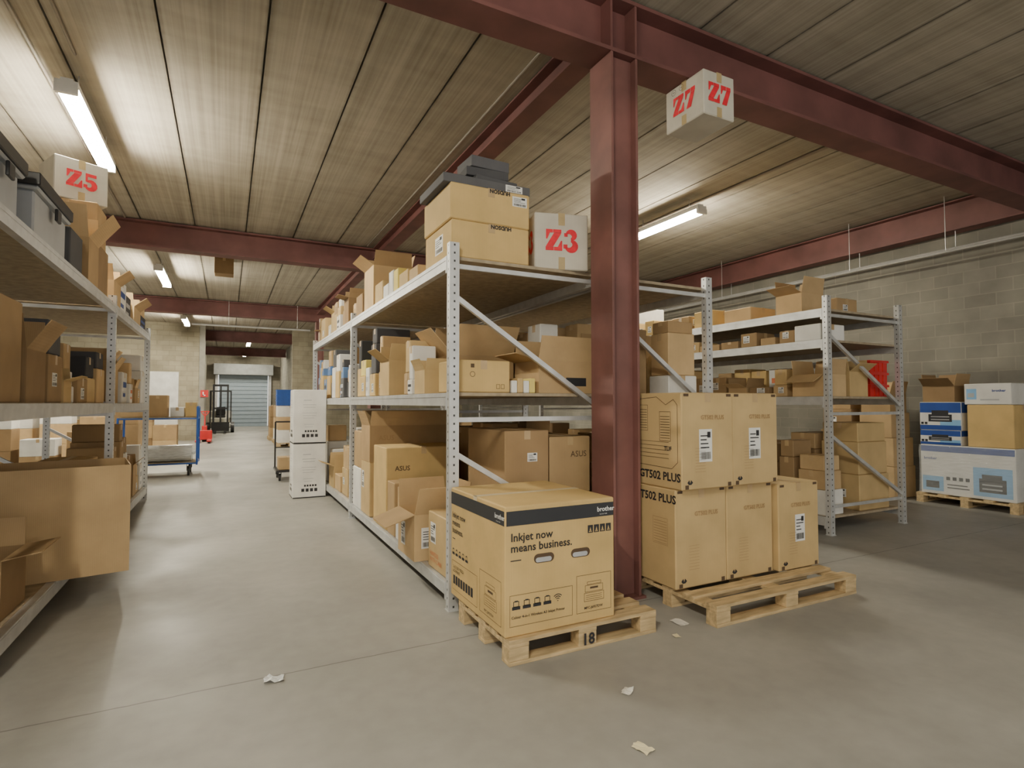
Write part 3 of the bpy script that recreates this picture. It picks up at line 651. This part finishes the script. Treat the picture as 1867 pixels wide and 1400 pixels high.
# rack 3
g3='cartons on the rack near the block wall'
carton(6.15,4.12,1.581,0.42,0.40,0.26,'card',0,True,'open brown carton with hanging flap on the middle shelf',g3,flaps=(85,86,86,-30),flen=0.18)
carton(6.64,4.12,1.581,0.36,0.36,0.30,'cardg',0,True,'open tan carton on the middle shelf',g3,flaps=(40,86,86,86),flen=0.15)
fill(6.1,1,4.62,7.2,1.581,0.52,51,g3,smin=0.16,smax=0.30,dmax=0.42,mats=('card','cardd','cardg','cardw','card'),maxh=0.28,minh=0.12)
fill(6.65,1,4.62,7.2,1.581,0.52,151,g3,smin=0.2,smax=0.36,dmax=0.42,mats=('card','cardy','cardw','cardd'),popen=0.1,minh=0.3,maxh=0.45)
fill(6.1,1,4.13,7.2,2.241,0.23,158,g3,smin=0.2,smax=0.4,dmax=0.45,mats=('card','cardd','cardw','cardg'),popen=0,minh=0.08,maxh=0.2,stack=False)
fill(6.1,1,7.4,10.5,2.241,0.23,159,g3,smin=0.2,smax=0.4,dmax=0.45,mats=('card','cardy','cardw','cardg'),popen=0,minh=0.08,maxh=0.2,stack=False)
fill(6.1,1,4.13,7.2,0.201,1.2,52,g3,smin=0.2,smax=0.36,minh=0.16,maxh=0.34,mats=('card','cardd','cardg','cardw'),popen=0.2,dmax=0.45)
fill(6.72,1,4.13,7.2,0.201,1.25,152,g3,smin=0.35,smax=0.5,minh=0.4,mats=('card','cardd','cardg'),popen=0.0,dmax=0.7,dmin=0.55,maxh=0.6)
fill(6.1,1,7.4,10.5,1.581,0.52,53,g3,smin=0.2,smax=0.4,mats=('card','cardy','cardw','cardg'),minh=0.25,maxh=0.4,popen=0.1)
fill(6.75,1,7.4,10.5,1.581,0.52,153,g3,smin=0.3,smax=0.5,mats=('card','cardd'),minh=0.3,maxh=0.48,popen=0,dmax=0.6)
fill(6.1,1,7.4,10.5,0.201,1.2,54,g3,smin=0.3,smax=0.5,minh=0.4)
fill(6.1,1,5.8,7.2,T1,0.35,155,g3,mats=('card','cardy','card'),popen=0.0,stack=False,smin=0.3,smax=0.4,maxh=0.25)
fill(6.1,1,7.4,10.5,T1,0.7,55,g3,mats=('card','cardy','cardy','cardw'),popen=0.2,smin=0.25,smax=0.45)
fill(6.1,1,10.72,13.8,T1,0.7,57,g3,mats=('card','cardy','cardy','cardw'),popen=0.2)
fill(6.1,1,10.72,13.8,1.581,0.52,56,g3,minh=0.3,maxh=0.45,popen=0)
carton(6.25,4.45,T1,0.42,0.36,0.26,'card',0,True,'open brown carton on the top rack shelf',g3,flaps=(84,80,86,20),flen=0.20)
o=carton(6.86,4.4,T1,0.42,0.36,0.24,'card',0,False,'brown taped carton with label on the top rack shelf',g3); sticker(o,'-y',dims(o),0.12,0.08,0.1,0.08,1)
carton(6.25,5.2,T1,0.5,0.45,0.2,'card',0,False,'flat brown carton on the top rack shelf',g3)
def crate(x,y,z,w,d,h,mat,label,group=None):
    t=0.012
    bs=[(-w/2,-d/2,0,w/2,d/2,t),(-w/2,-d/2,t,-w/2+t,d/2,h),(w/2-t,-d/2,t,w/2,d/2,h),(-w/2+t,-d/2,t,w/2-t,-d/2+t,h),(-w/2+t,d/2-t,t,w/2-t,d/2,h),
        (-w/2-0.015,-d/2-0.015,h-0.03,w/2+0.015,-d/2,h),(-w/2-0.015,d/2,h-0.03,w/2+0.015,d/2+0.015,h),(-w/2-0.015,-d/2,h-0.03,-w/2,d/2,h),(w/2,-d/2,h-0.03,w/2+0.015,d/2,h)]
    for i in range(1,4):
        xx=-w/2+w*i/4; bs.append((xx-0.006,-d/2-0.01,0.01,xx+0.006,-d/2,h-0.03))
    o=boxes('plastic_crate',bs,mat,(x+w/2,y+d/2,z)); tag(o,label,'crate',group); return o
for k in range(3): crate(7.10,4.15,1.582+0.152*k,0.36,0.36,0.15,'redpl','red plastic crate stacked on the middle rack shelf','red crates')

# ---------------------------------------------------------------- wall side pallet
pallet(9.45,3.62,0.85,1.25,'wooden pallet with shrink-wrapped goods by the block wall')
gw='goods on the pallet by the wall'
def printbox(x,y,z,w,d,h,label,style=0):
    o=carton(x,y,z,w,d,h,'cardw',0,False,label,gw,tape=False,name='printer_box'); dm=dims(o); fw=d
    if style==0:
        decal(o,'-x',dm,[rect(0.006,h*0.86,fw-0.012,h*0.12)],'blueink','blue_header')
        decal(o,'-x',dm,[rect(fw*0.58,h*0.06,fw*0.39,h*0.55)],'lblue','picture_panel')
        decal(o,'-x',dm,[rect(fw*0.02,h*0.06,fw*0.24,h*0.3)],'lblue','picture_panel')
        decal(o,'-x',dm,[rect(fw*0.64,h*0.14,fw*0.27,h*0.26),rect(fw*0.67,h*0.40,fw*0.20,h*0.08),rect(fw*0.3,h*0.14,fw*0.24,h*0.02),rect(fw*0.3,h*0.2,fw*0.22,h*0.02)]+[rect(fw*(0.29+0.07*i),h*0.3,0.05,0.05) for i in range(4)]+[rect(fw*0.06,h*0.12,fw*0.15,h*0.14)],'ink','printer_picture',0.0025)
        decal(o,'-x',dm,[rect(fw*0.67,h*0.19,fw*0.20,h*0.03),rect(fw*0.67,h*0.27,fw*0.20,h*0.03)],'grey','printer_highlight',0.0035)
        text(o,'-x',dm,'brother',fw*0.04,h*0.70,0.055,'blueink',bold=0.001)
    elif style==1:
        decal(o,'-x',dm,[rect(0.006,h*0.62,fw-0.012,h*0.36)],'blueink','blue_header')
        decal(o,'-x',dm,[rect(0.006,0.006,fw-0.012,h*0.16)],'blueink','blue_footer')
        decal(o,'-x',dm,[rect(fw*0.5,h*0.17,fw*0.48,h*0.2)],'lblue','picture_panel')
        decal(o,'-x',dm,[rect(fw*0.22,h*0.30,fw*0.56,h*0.26),rect(fw*0.30,h*0.56,fw*0.40,h*0.14)]+[rect(0.02+0.05*i,h*0.2,0.035,0.035) for i in range(2)],'ink','printer_picture',0.0025)
        decal(o,'-x',dm,[rect(fw*0.28,h*0.36,fw*0.44,h*0.03),rect(fw*0.28,h*0.46,fw*0.44,h*0.03)],'grey','printer_highlight',0.0035)
        decal(o,'-y',dm,[rect(0.006,h*0.62,w-0.012,h*0.36)],'blueink','blue_header')
    else:
        decal(o,'-x',dm,[rect(fw*0.05,h*0.25,fw*0.22,h*0.5)],'lblue','picture_panel'); decal(o,'-x',dm,[rect(fw*0.08,h*0.35,fw*0.14,h*0.2),rect(fw*0.35,h*0.2,fw*0.4,0.02)],'grey','small_print',0.0025)
        text(o,'-x',dm,'brother',fw*0.60,h*0.6,0.05,'blueink',bold=0.001)
    return o
printbox(9.5,3.66,0.145,0.72,1.16,0.73,'wide white and blue printer box wrapped in clear film',0)
def filmwrap(x0,y0,z0,x1,y1,z1):
    bm=bmesh.new(); add_box(bm,x0,y0,z0,x1,y1,z1)
    fs=[f for f in bm.faces if abs(f.calc_center_median().z-z1)<1e-4 or abs(f.calc_center_median().z-z0)<1e-4]
    bmesh.ops.delete(bm,geom=fs,context='FACES_ONLY')
    bmesh.ops.subdivide_edges(bm,edges=bm.edges[:],cuts=8,use_grid_fill=True)
    rr=random.Random(3)
    for v in bm.verts: v.co+=Vector((rr.uniform(-.006,.003),rr.uniform(-.006,.006),0))
    m=nmat('clear_stretch_film',(0.85,0.88,0.9),0.10,alpha=0.25,bump=1.0,scale=8,stretch=(1,1,4))
    return tag(finish(bm,'stretch_wrap',m),'clear crinkled stretch film around boxes on a pallet','plastic wrap')
filmwrap(9.485,3.645,0.15,10.235,4.835,0.87)
printbox(9.5,4.28,0.876,0.6,0.54,0.22,'printer box with blue header on a wrapped stack',1)
printbox(9.5,4.27,1.097,0.6,0.55,0.42,'printer box with dark blue header on a stack',1)
carton(9.5,3.66,0.876,0.55,0.54,0.60,'cardy',0,False,'tan carton with a small mark on a wrapped stack',gw)
printbox(9.5,3.68,1.478,0.5,0.55,0.30,'small white and blue printer box on a tan carton',2)
carton(9.52,4.36,1.519,0.42,0.42,0.24,'cardd',0,True,'dark brown open carton on top of printer boxes',gw,flaps=(84,84,86,40),flen=0.18)
gs='carton stack beside the wall'
for i,(x_,y_,z_,w_,d_,h_) in enumerate(((9.3,5.1,0,0.6,0.6,0.5),(9.3,5.75,0,0.6,0.6,0.55),(9.3,5.1,0.5,0.55,0.55,0.45),(9.3,5.75,0.55,0.55,0.55,0.5),(9.3,5.12,0.95,0.5,0.5,0.4),(9.3,5.75,1.05,0.5,0.5,0.35))):
    o=carton(x_,y_,z_,w_,d_,h_,('card','cardd')[i%2],0,False,'brown carton in a tall stack by the block wall',gs); sticker(o,'-x',dims(o),0.1,0.1,0.14,0.12,i)
carton(9.32,5.15,1.351,0.45,0.45,0.3,'card',0.0,True,'open brown carton on top of the wall stack',gs,flaps=(80,80,86,30),flen=0.2)
carton(9.32,5.78,1.401,0.45,0.40,0.3,'card',0,True,'open carton with tall raised flap on the wall stack',gs,flaps=(86,80,85,85),flen=0.22)

# ---------------------------------------------------------------- left rack contents
gl='goods on the shadowed rack'
def bin_(x,y,z,w,d,h,label):
    o=boxes('storage_bin',[(-w/2+0.03,-d/2+0.03,0,w/2-0.03,d/2-0.03,h*0.72),(-w/2,-d/2,h*0.72,w/2,d/2,h*0.78)],'greyp',(x+w/2,y+d/2,z+0.001),bevel=0.012)
    boxes('lid',[(-w/2-0.01,-d/2-0.01,h*0.78,w/2+0.01,d/2+0.01,h*0.97),(-w/2+0.04,-d/2+0.04,h*0.97,w/2-0.04,d/2-0.04,h)],'black',parent=o,bevel=0.008)
    boxes('handle',[(w/2,-0.05,h*0.5,w/2+0.02,0.05,h*0.7)],'black',parent=o,bevel=0.005)
    boxes('handle',[(-0.05,-d/2-0.02,h*0.5,0.05,-d/2,h*0.7)],'black',parent=o,bevel=0.005)
    tag(o,label,'bin',gl); return o
bin_(-1.75,3.85,2.581,0.6,0.62,0.44,'grey plastic bin with black lid on the top shelf')
bin_(-1.75,4.62,2.581,0.63,0.85,0.44,'large grey storage bin with black lid on the top shelf')
carton(-1.7,5.6,2.581,0.55,0.42,0.35,'cardk',0,False,'dark carton on the top shelf',gl)
carton(-1.62,6.1,2.581,0.5,0.42,0.40,'card',0,True,'open carton with tall raised flaps on the top shelf',gl,flaps=(84,55,86,84),flen=0.28)
carton(-1.70,6.62,2.581,0.56,0.5,0.48,'cardd',0,False,'brown carton supporting a white marker box',gl)
carton(-1.66,6.64,3.061,0.5,0.46,0.40,'card',0,False,'brown carton supporting a white marker box',gl)
zbox(-1.62,6.66,3.462,0.44,0.44,0.40,'5',math.radians(28),('-y','+x'),'worn white carton stencilled Z5 on stacked cartons',0.16)
fill(-1.1,-1,7.5,10.3,2.581,0.5,61,gl,popen=0.4,mats=('card','card','cardk','cardw'))
carton(-1.72,3.95,1.501,0.58,0.5,0.62,'cardd',0,False,'tall worn brown carton on the middle shelf',gl)
carton(-1.70,4.55,1.501,0.56,0.42,0.35,'cardd',0,True,'open brown carton on the middle shelf',gl,flaps=(84,60,86,84),flen=0.22)
fill(-1.1,-1,5.05,7.3,1.501,0.80,62,gl,mats=('cardk','cardw','cardd','card','cardg'),popen=0.15,smin=0.18,smax=0.36,minh=0.14,maxh=0.36,dmax=0.42)
fill(-1.65,-1,5.05,7.3,1.501,0.85,162,gl,mats=('cardd','cardk','card'),popen=0.0,smin=0.35,smax=0.6,minh=0.3,maxh=0.6,dmax=0.55)
fill(-1.1,-1,7.5,10.3,1.501,0.85,63,gl,mats=('card','cardw','card'),popen=0.2,smin=0.2,smax=0.4)
fill(-1.1,-1,7.5,10.3,0.201,1.1,64,gl,mats=('card','cardw','cardd'),popen=0.2,smin=0.2,smax=0.4)
o=carton(-1.60,5.18,0.201,0.88,0.72,0.82,'card',0.18,True,'large open carton jutting from the lowest shelf into the aisle',gl,flaps=(None,None,None,None))
carton(-1.70,3.88,0.201,0.50,0.34,0.24,'cardw',0,False,'pale small carton on the lowest shelf',gl)
carton(-1.69,3.89,0.441,0.48,0.32,0.20,'cardg',0,False,'tan small carton stacked on the lowest shelf',gl)
carton(-1.68,3.90,0.641,0.42,0.30,0.18,'card',0,False,'small brown carton topping a short stack',gl)
carton(-1.78,4.36,0.201,0.60,0.46,0.36,'cardd',0,True,'open carton with dark flaps on the lowest shelf',gl,flaps=(50,10,80,60),flen=0.18)
carton(-1.62,6.30,0.201,0.44,0.40,0.5,'card',0,False,'brown carton on the lowest shelf',gl)
carton(-1.62,6.75,0.201,0.44,0.5,0.45,'cardw',0,False,'white carton on the lowest shelf',gl)
carton(-1.60,6.77,0.651,0.4,0.45,0.3,'card',0,False,'brown carton on a white carton',gl)

# ---------------------------------------------------------------- white boxes in aisle
gW='tall white cartons in the aisle'
for z_ in (0.0,0.86):
    o=carton(0.93,9.4,z_,0.50,0.5,0.855,'cardw',0,False,'tall white carton with black base line, stacked beside the rack',gW,tape=False); dm=dims(o)
    for f in ('-y','-x'):
        ps=[rect(0.15,0.68,0.12,0.012),rect(0.14,0.61,0.2,0.008),rect(0.15,0.57,0.18,0.008),rect(0.13,0.48,0.22,0.006),rect(0.14,0.44,0.2,0.006),rect(0.15,0.40,0.16,0.006),rect(0.16,0.30,0.15,0.006),rect(0.17,0.26,0.12,0.006)]
        decal(o,f,dm,ps,'grey','small_print')
        decal(o,f,dm,[rect(0.13+0.065*i,0.10,0.045,0.05) for i in range(4)]+[rect(0.17+0.04*i,0.18,0.028,0.03) for i in range(5)]+[rect(0.004,0.0,0.492,0.018)],'ink','handling_icons')

# ---------------------------------------------------------------- trolleys
def wheel(bm,c,r,w):
    c=Vector(c); d=Vector((w/2,0,0)); add_cyl(bm,c-d,c+d,r,16)
e=empty('platform_trolley',(0.85,11.6,0)); tag(e,'small dark platform trolley with upright push handle','trolley')
boxes('platform',[(0,0,0.17,0.5,0.75,0.21)],'black',parent=e,bevel=0.005)
bm=bmesh.new()
for x_ in (0.03,0.47): add_cyl(bm,(x_,0.73,0.2),(x_,0.73,1.12),0.016)
add_cyl(bm,(0.03,0.73,1.12),(0.47,0.73,1.12),0.016); add_cyl(bm,(0.03,0.73,0.6),(0.47,0.73,0.6),0.012)
finish(bm,'push_handle','black',parent=e)
for x_ in (0.07,0.43):
    for y_ in (0.1,0.65):
        bm=bmesh.new(); wheel(bm,(x_,y_,0.07),0.07,0.035); add_box(bm,x_-0.03,y_-0.03,0.07,x_-0.02,y_+0.03,0.17); add_box(bm,x_+0.02,y_-0.03,0.07,x_+0.03,y_+0.03,0.17)
        finish(bm,'caster_wheel','black',parent=e)
carton(0.9,11.66,0.21,0.38,0.4,0.24,'card',0,False,'brown carton on a platform trolley')

e=empty('shelf_trolley',(-1.95,13.4,0)); tag(e,'blue steel shelf trolley carrying film rolls and cartons','trolley')
bm=bmesh.new()
for x_ in (0.02,1.40):
    for y_ in (0.02,0.8): add_cyl(bm,(x_,y_,0.22),(x_,y_,1.42 if x_>1 else 1.2),0.02)
    for z_ in (0.25,0.75,1.18): add_cyl(bm,(x_,0.02,z_),(x_,0.8,z_),0.016)
add_cyl(bm,(1.40,0.02,1.42),(1.40,0.8,1.42),0.02)
for y_ in (0.02,0.8):
    for z_ in (0.25,1.18): add_cyl(bm,(0.02,y_,z_),(1.4,y_,z_),0.016)
finish(bm,'frame','blueframe',parent=e)
boxes('shelf',[(0.02,0.03,0.262,1.4,0.79,0.285)],'chip',parent=e); boxes('shelf',[(0.02,0.03,1.192,1.4,0.79,1.215)],'chip',parent=e)
for x_ in (0.15,1.25):
    for y_ in (0.08,0.72):
        bm=bmesh.new(); wheel(bm,(x_,y_,0.10),0.10,0.04); add_box(bm,x_-0.035,y_-0.03,0.1,x_-0.024,y_+0.03,0.24); add_box(bm,x_+0.024,y_-0.03,0.1,x_+0.035,y_+0.03,0.24)
        finish(bm,'caster_wheel','black',parent=e)
for i,(y_,r) in enumerate(((13.62,0.17),(13.98,0.16))):
    bm=bmesh.new(); add_cyl(bm,(-1.85,y_,0.287+r),(-0.65,y_,0.287+r),r,20); add_cyl(bm,(-1.9,y_,0.287+r),(-0.6,y_,0.287+r),0.04,12)
    tag(finish(bm,'film_roll','film'),'thick white plastic film roll lying on a trolley shelf','roll')
for x_,w_,h_,m_ in ((-1.9,0.4,0.3,'card'),(-1.45,0.35,0.45,'card'),(-1.05,0.25,0.2,'cardw'),(-0.78,0.2,0.3,'cardy')):
    carton(x_,13.5,1.216,w_,0.4,h_,m_,0,False,CN[m_]+' carton on the blue shelf trolley','cartons on the shelf trolley')

gb='cartons stacked beyond the racks'
rr=random.Random(12)
for i in range(10):
    x_=-5.4+0.75*(i%5); y_=15.2+1.3*(i//5)+rr.uniform(0,0.4); z_=0
    for k in range(rr.choice((2,3,3))):
        h_=rr.uniform(0.35,0.55); carton(x_,y_,z_,0.6,0.55,h_,rr.choice(('card','cardd','cardw','card')),0,False,'carton in a floor stack past the racks',gb); z_+=h_
for i in range(5):
    x_=-1.9-0.7*i; y_=17.5+0.9*i; z_=0
    for k in range(2+i%2):
        h_=rr.uniform(0.4,0.55); carton(x_,y_+1.5,z_,0.6,0.55,h_,rr.choice(('card','cardd','card')),0,False,'carton in a floor stack past the racks',gb); z_+=h_
for i,(x_,y_) in enumerate(((1.5,20.5),(1.55,22.4),(1.5,24.4),(1.9,28.4),(2.0,30.6))):
    pallet(x_,y_,0.9,1.1,'wooden pallet with mixed goods beside the aisle')
    z_=0.145
    for k in range(3):
        h_=rr.uniform(0.35,0.45); carton(x_+0.04,y_+0.05,z_,0.8,0.95,h_,rr.choice(('cardw','card','cardd')),0,False,'large carton on a pallet beside the aisle','far pallet goods'); z_+=h_
    if i==1:
        for k in range(3): crate(x_+0.1,y_+0.2,z_+0.001+0.2*k,0.6,0.5,0.2,'bluepl','blue plastic crate stacked on cartons','blue crates')
e=empty('pallet_jack',(-1.05,24.6,0)); tag(e,'red hand pallet jack parked by the wall opening','pallet jack')
boxes('fork',[(0.0,-0.9,0.06,0.16,0.2,0.12)],'redpl',parent=e,bevel=0.01); boxes('fork',[(0.38,-0.9,0.06,0.54,0.2,0.12)],'redpl',parent=e,bevel=0.01)
boxes('pump_body',[(0.0,0.2,0.08,0.54,0.32,0.45),(0.18,0.32,0.15,0.36,0.5,0.62)],'redpl',parent=e,bevel=0.02)
bm=bmesh.new(); add_cyl(bm,(0.27,0.42,0.5),(0.27,0.75,1.15),0.022); add_cyl(bm,(0.12,0.75,1.17),(0.42,0.75,1.17),0.02); add_cyl(bm,(0.12,0.75,1.17),(0.25,0.7,1.0),0.016); add_cyl(bm,(0.42,0.75,1.17),(0.29,0.7,1.0),0.016)
finish(bm,'tiller_handle','redpl',parent=e)
for c_,r_,w_ in (((0.27,0.42,0.09),0.09,0.16),((0.08,-0.8,0.04),0.04,0.08),((0.46,-0.8,0.04),0.04,0.08)):
    bm=bmesh.new(); wheel(bm,c_,r_,w_); finish(bm,'wheel','black',parent=e)
e=empty('forklift',(-0.30,31.5,0)); tag(e,'cream and black forklift with raised mast parked before the shutter','forklift')
boxes('body',[(-0.5,0.9,0.25,0.5,2.0,0.75),(-0.52,1.7,0.2,0.52,2.2,1.1),(-0.5,0.6,0.25,0.5,0.9,0.5)],'forkw',parent=e,bevel=0.04)
boxes('overhead_guard',[(-0.5,0.75,0.5,-0.44,0.81,2.1),(0.44,0.75,0.5,0.5,0.81,2.1),(-0.5,1.85,1.1,-0.44,1.91,2.1),(0.44,1.85,1.1,0.5,1.91,2.1),(-0.5,0.7,2.1,0.5,1.95,2.15)],'black',parent=e)
boxes('mast',[(-0.36,0.35,0.08,-0.28,0.5,2.45),(0.28,0.35,0.08,0.36,0.5,2.45),(-0.28,0.38,2.35,0.28,0.46,2.45),(-0.28,0.38,1.2,0.28,0.46,1.28),(-0.04,0.4,0.1,0.04,0.46,2.35)],'black',parent=e)
boxes('fork_carriage',[(-0.4,0.28,0.1,0.4,0.34,0.55),(-0.28,-0.7,0.06,-0.16,0.3,0.1),(0.16,-0.7,0.06,0.28,0.3,0.1)],'black',parent=e)
boxes('seat',[(-0.22,1.2,0.75,0.22,1.6,0.88),(-0.22,1.55,0.88,0.22,1.66,1.3)],'black',parent=e,bevel=0.03)
for x_ in (-0.47,0.47):
    for y_,r in ((0.75,0.27),(1.8,0.22)):
        bm=bmesh.new(); wheel(bm,(x_+(0.08 if x_>0 else -0.08),y_,r),r,0.16); finish(bm,'wheel','black',parent=e)
s=boxes('safety_sign',[(-0.98,25.86,1.75,-0.70,25.9,2.03)],'redpl'); tag(s,'small square red fire equipment sign on the door post','sign')
d=boxes('pictogram',[(-0.90,25.855,1.80,-0.86,25.86,1.96),(-0.90,25.855,1.80,-0.80,25.86,1.84)],'white'); d.parent=s
carton(-0.3,13.8,4.36,0.38,0.38,0.36,'cardd',0,False,'small brown carton hung under the ceiling as a marker')
def scrap(x,y,s,mat,seed,label,flat=0.16):
    rr=random.Random(seed); bm=bmesh.new(); bmesh.ops.create_grid(bm,x_segments=5,y_segments=4,size=s)
    for v in bm.verts: v.co=Vector((v.co.x+rr.uniform(-s,s)*0.12,v.co.y*0.7+rr.uniform(-s,s)*0.12,0.004+abs(rr.gauss(0,s*flat))))
    o=finish(bm,'paper_scrap',mat,(x,y,0),rr.uniform(0,3)); tag(o,label,'litter','litter on the floor')
for (x_,y_,s,m_,sd,lb,fl) in ((0.25,3.33,0.05,'film',1,'crumpled clear plastic scrap on the floor',0.2),(1.875,2.36,0.036,'paper',2,'crumpled white paper scrap on the floor',0.12),(1.63,1.95,0.042,'papery',3,'pale yellow paper scrap on the floor',0.05),(2.60,2.77,0.026,'papery',4,'small yellow paper scrap on the floor',0.05),(2.78,2.93,0.055,'paper',5,'flat white paper sheet on the floor',0.03)):
    scrap(x_,y_,s,m_,sd,lb,fl)

# ---------------------------------------------------------------- world + camera
w=bpy.data.worlds.new('World'); scene.world=w; w.use_nodes=True
w.node_tree.nodes['Background'].inputs['Color'].default_value=(1.0,0.97,0.89,1); w.node_tree.nodes['Background'].inputs['Strength'].default_value=1.4  # warm fill light added, let in where the south wall is left out
cam=bpy.data.cameras.new('Camera'); cam.sensor_width=36; cam.lens=36*1018/1867; cam.clip_end=200
co=bpy.data.objects.new('Camera',cam); COL.objects.link(co); co.location=(0,0,1.5); co.rotation_euler=(math.radians(91.97),0,math.radians(-27))
scene.camera=co

# leave out cartons that are completely hidden behind others (from here and from nearby positions)
bpy.context.view_layer.update()
inv=co.matrix_world.inverted()
def root(o):
    while o.parent: o=o.parent
    return o
V_,F_,own=[],[],[]
for o in bpy.data.objects:
    if o.type!='MESH' or o.name.startswith(('printed','barcode','stretch_wrap')): continue
    base=len(V_); mw=o.matrix_world; r_=root(o).name
    V_.extend([mw@v.co for v in o.data.vertices])
    for p_ in o.data.polygons:
        F_.append([base+i for i in p_.vertices]); own.append(r_)
bvh=BVHTree.FromPolygons(V_,F_)
cands=[o for o in bpy.data.objects if o.parent is None and o.name.split('.')[0] in ('carton','open_carton')]
views=[Vector((0,0,1.5)),Vector((-0.6,0.1,1.5)),Vector((0.8,0.1,1.5)),Vector((0.1,0,1.8))]
vis=set()
for o in cands:
    w_,d_,h_=o['dims']; mw=o.matrix_world; seen=False
    pts=[]
    for i in range(5):
        for j in range(5):
            u=(i+0.5)/5-0.5; v=(j+0.5)/5
            pts+= [(u*w_,-d_/2,v*h_),(w_/2,u*d_,v*h_),(-w_/2,u*d_,v*h_),(u*w_,(v-0.5)*d_,h_)]
    for p in pts:
        P=mw@Vector(p); c=inv@P
        if c.z>-0.1 or abs(c.x/c.z)>1.05 or abs(c.y/c.z)>0.8: continue
        for V in views:
            loc,n,idx,dist=bvh.ray_cast(V,(P-V).normalized())
            if idx is not None and own[idx]==o.name: seen=True; break
        if seen: break
    if seen: vis.add(o.name)
info={o.name:(o.location.x,o.location.y,o.location.z,o['dims'][0],o['dims'][1],o['dims'][2]) for o in cands}
allv=set(vis); changed=True
keep_pos=[(o.location.x,o.location.y,o.location.z) for o in bpy.data.objects if o.name.startswith(('aisle_marker','plastic_crate'))]
while changed:
    changed=False
    tops=[info[n][:3] for n in allv]+keep_pos
    for n,(x,y,z,w_,d_,h_) in info.items():
        if n in allv: continue
        for (tx,ty,tz) in tops:
            if abs(tz-(z+h_))<0.03 and abs(tx-x)<w_/2+0.1 and abs(ty-y)<d_/2+0.1:
                allv.add(n); changed=True; break
for o in [o for o in cands if o.name not in allv]:
    for c in list(o.children): bpy.data.objects.remove(c)
    bpy.data.objects.remove(o)
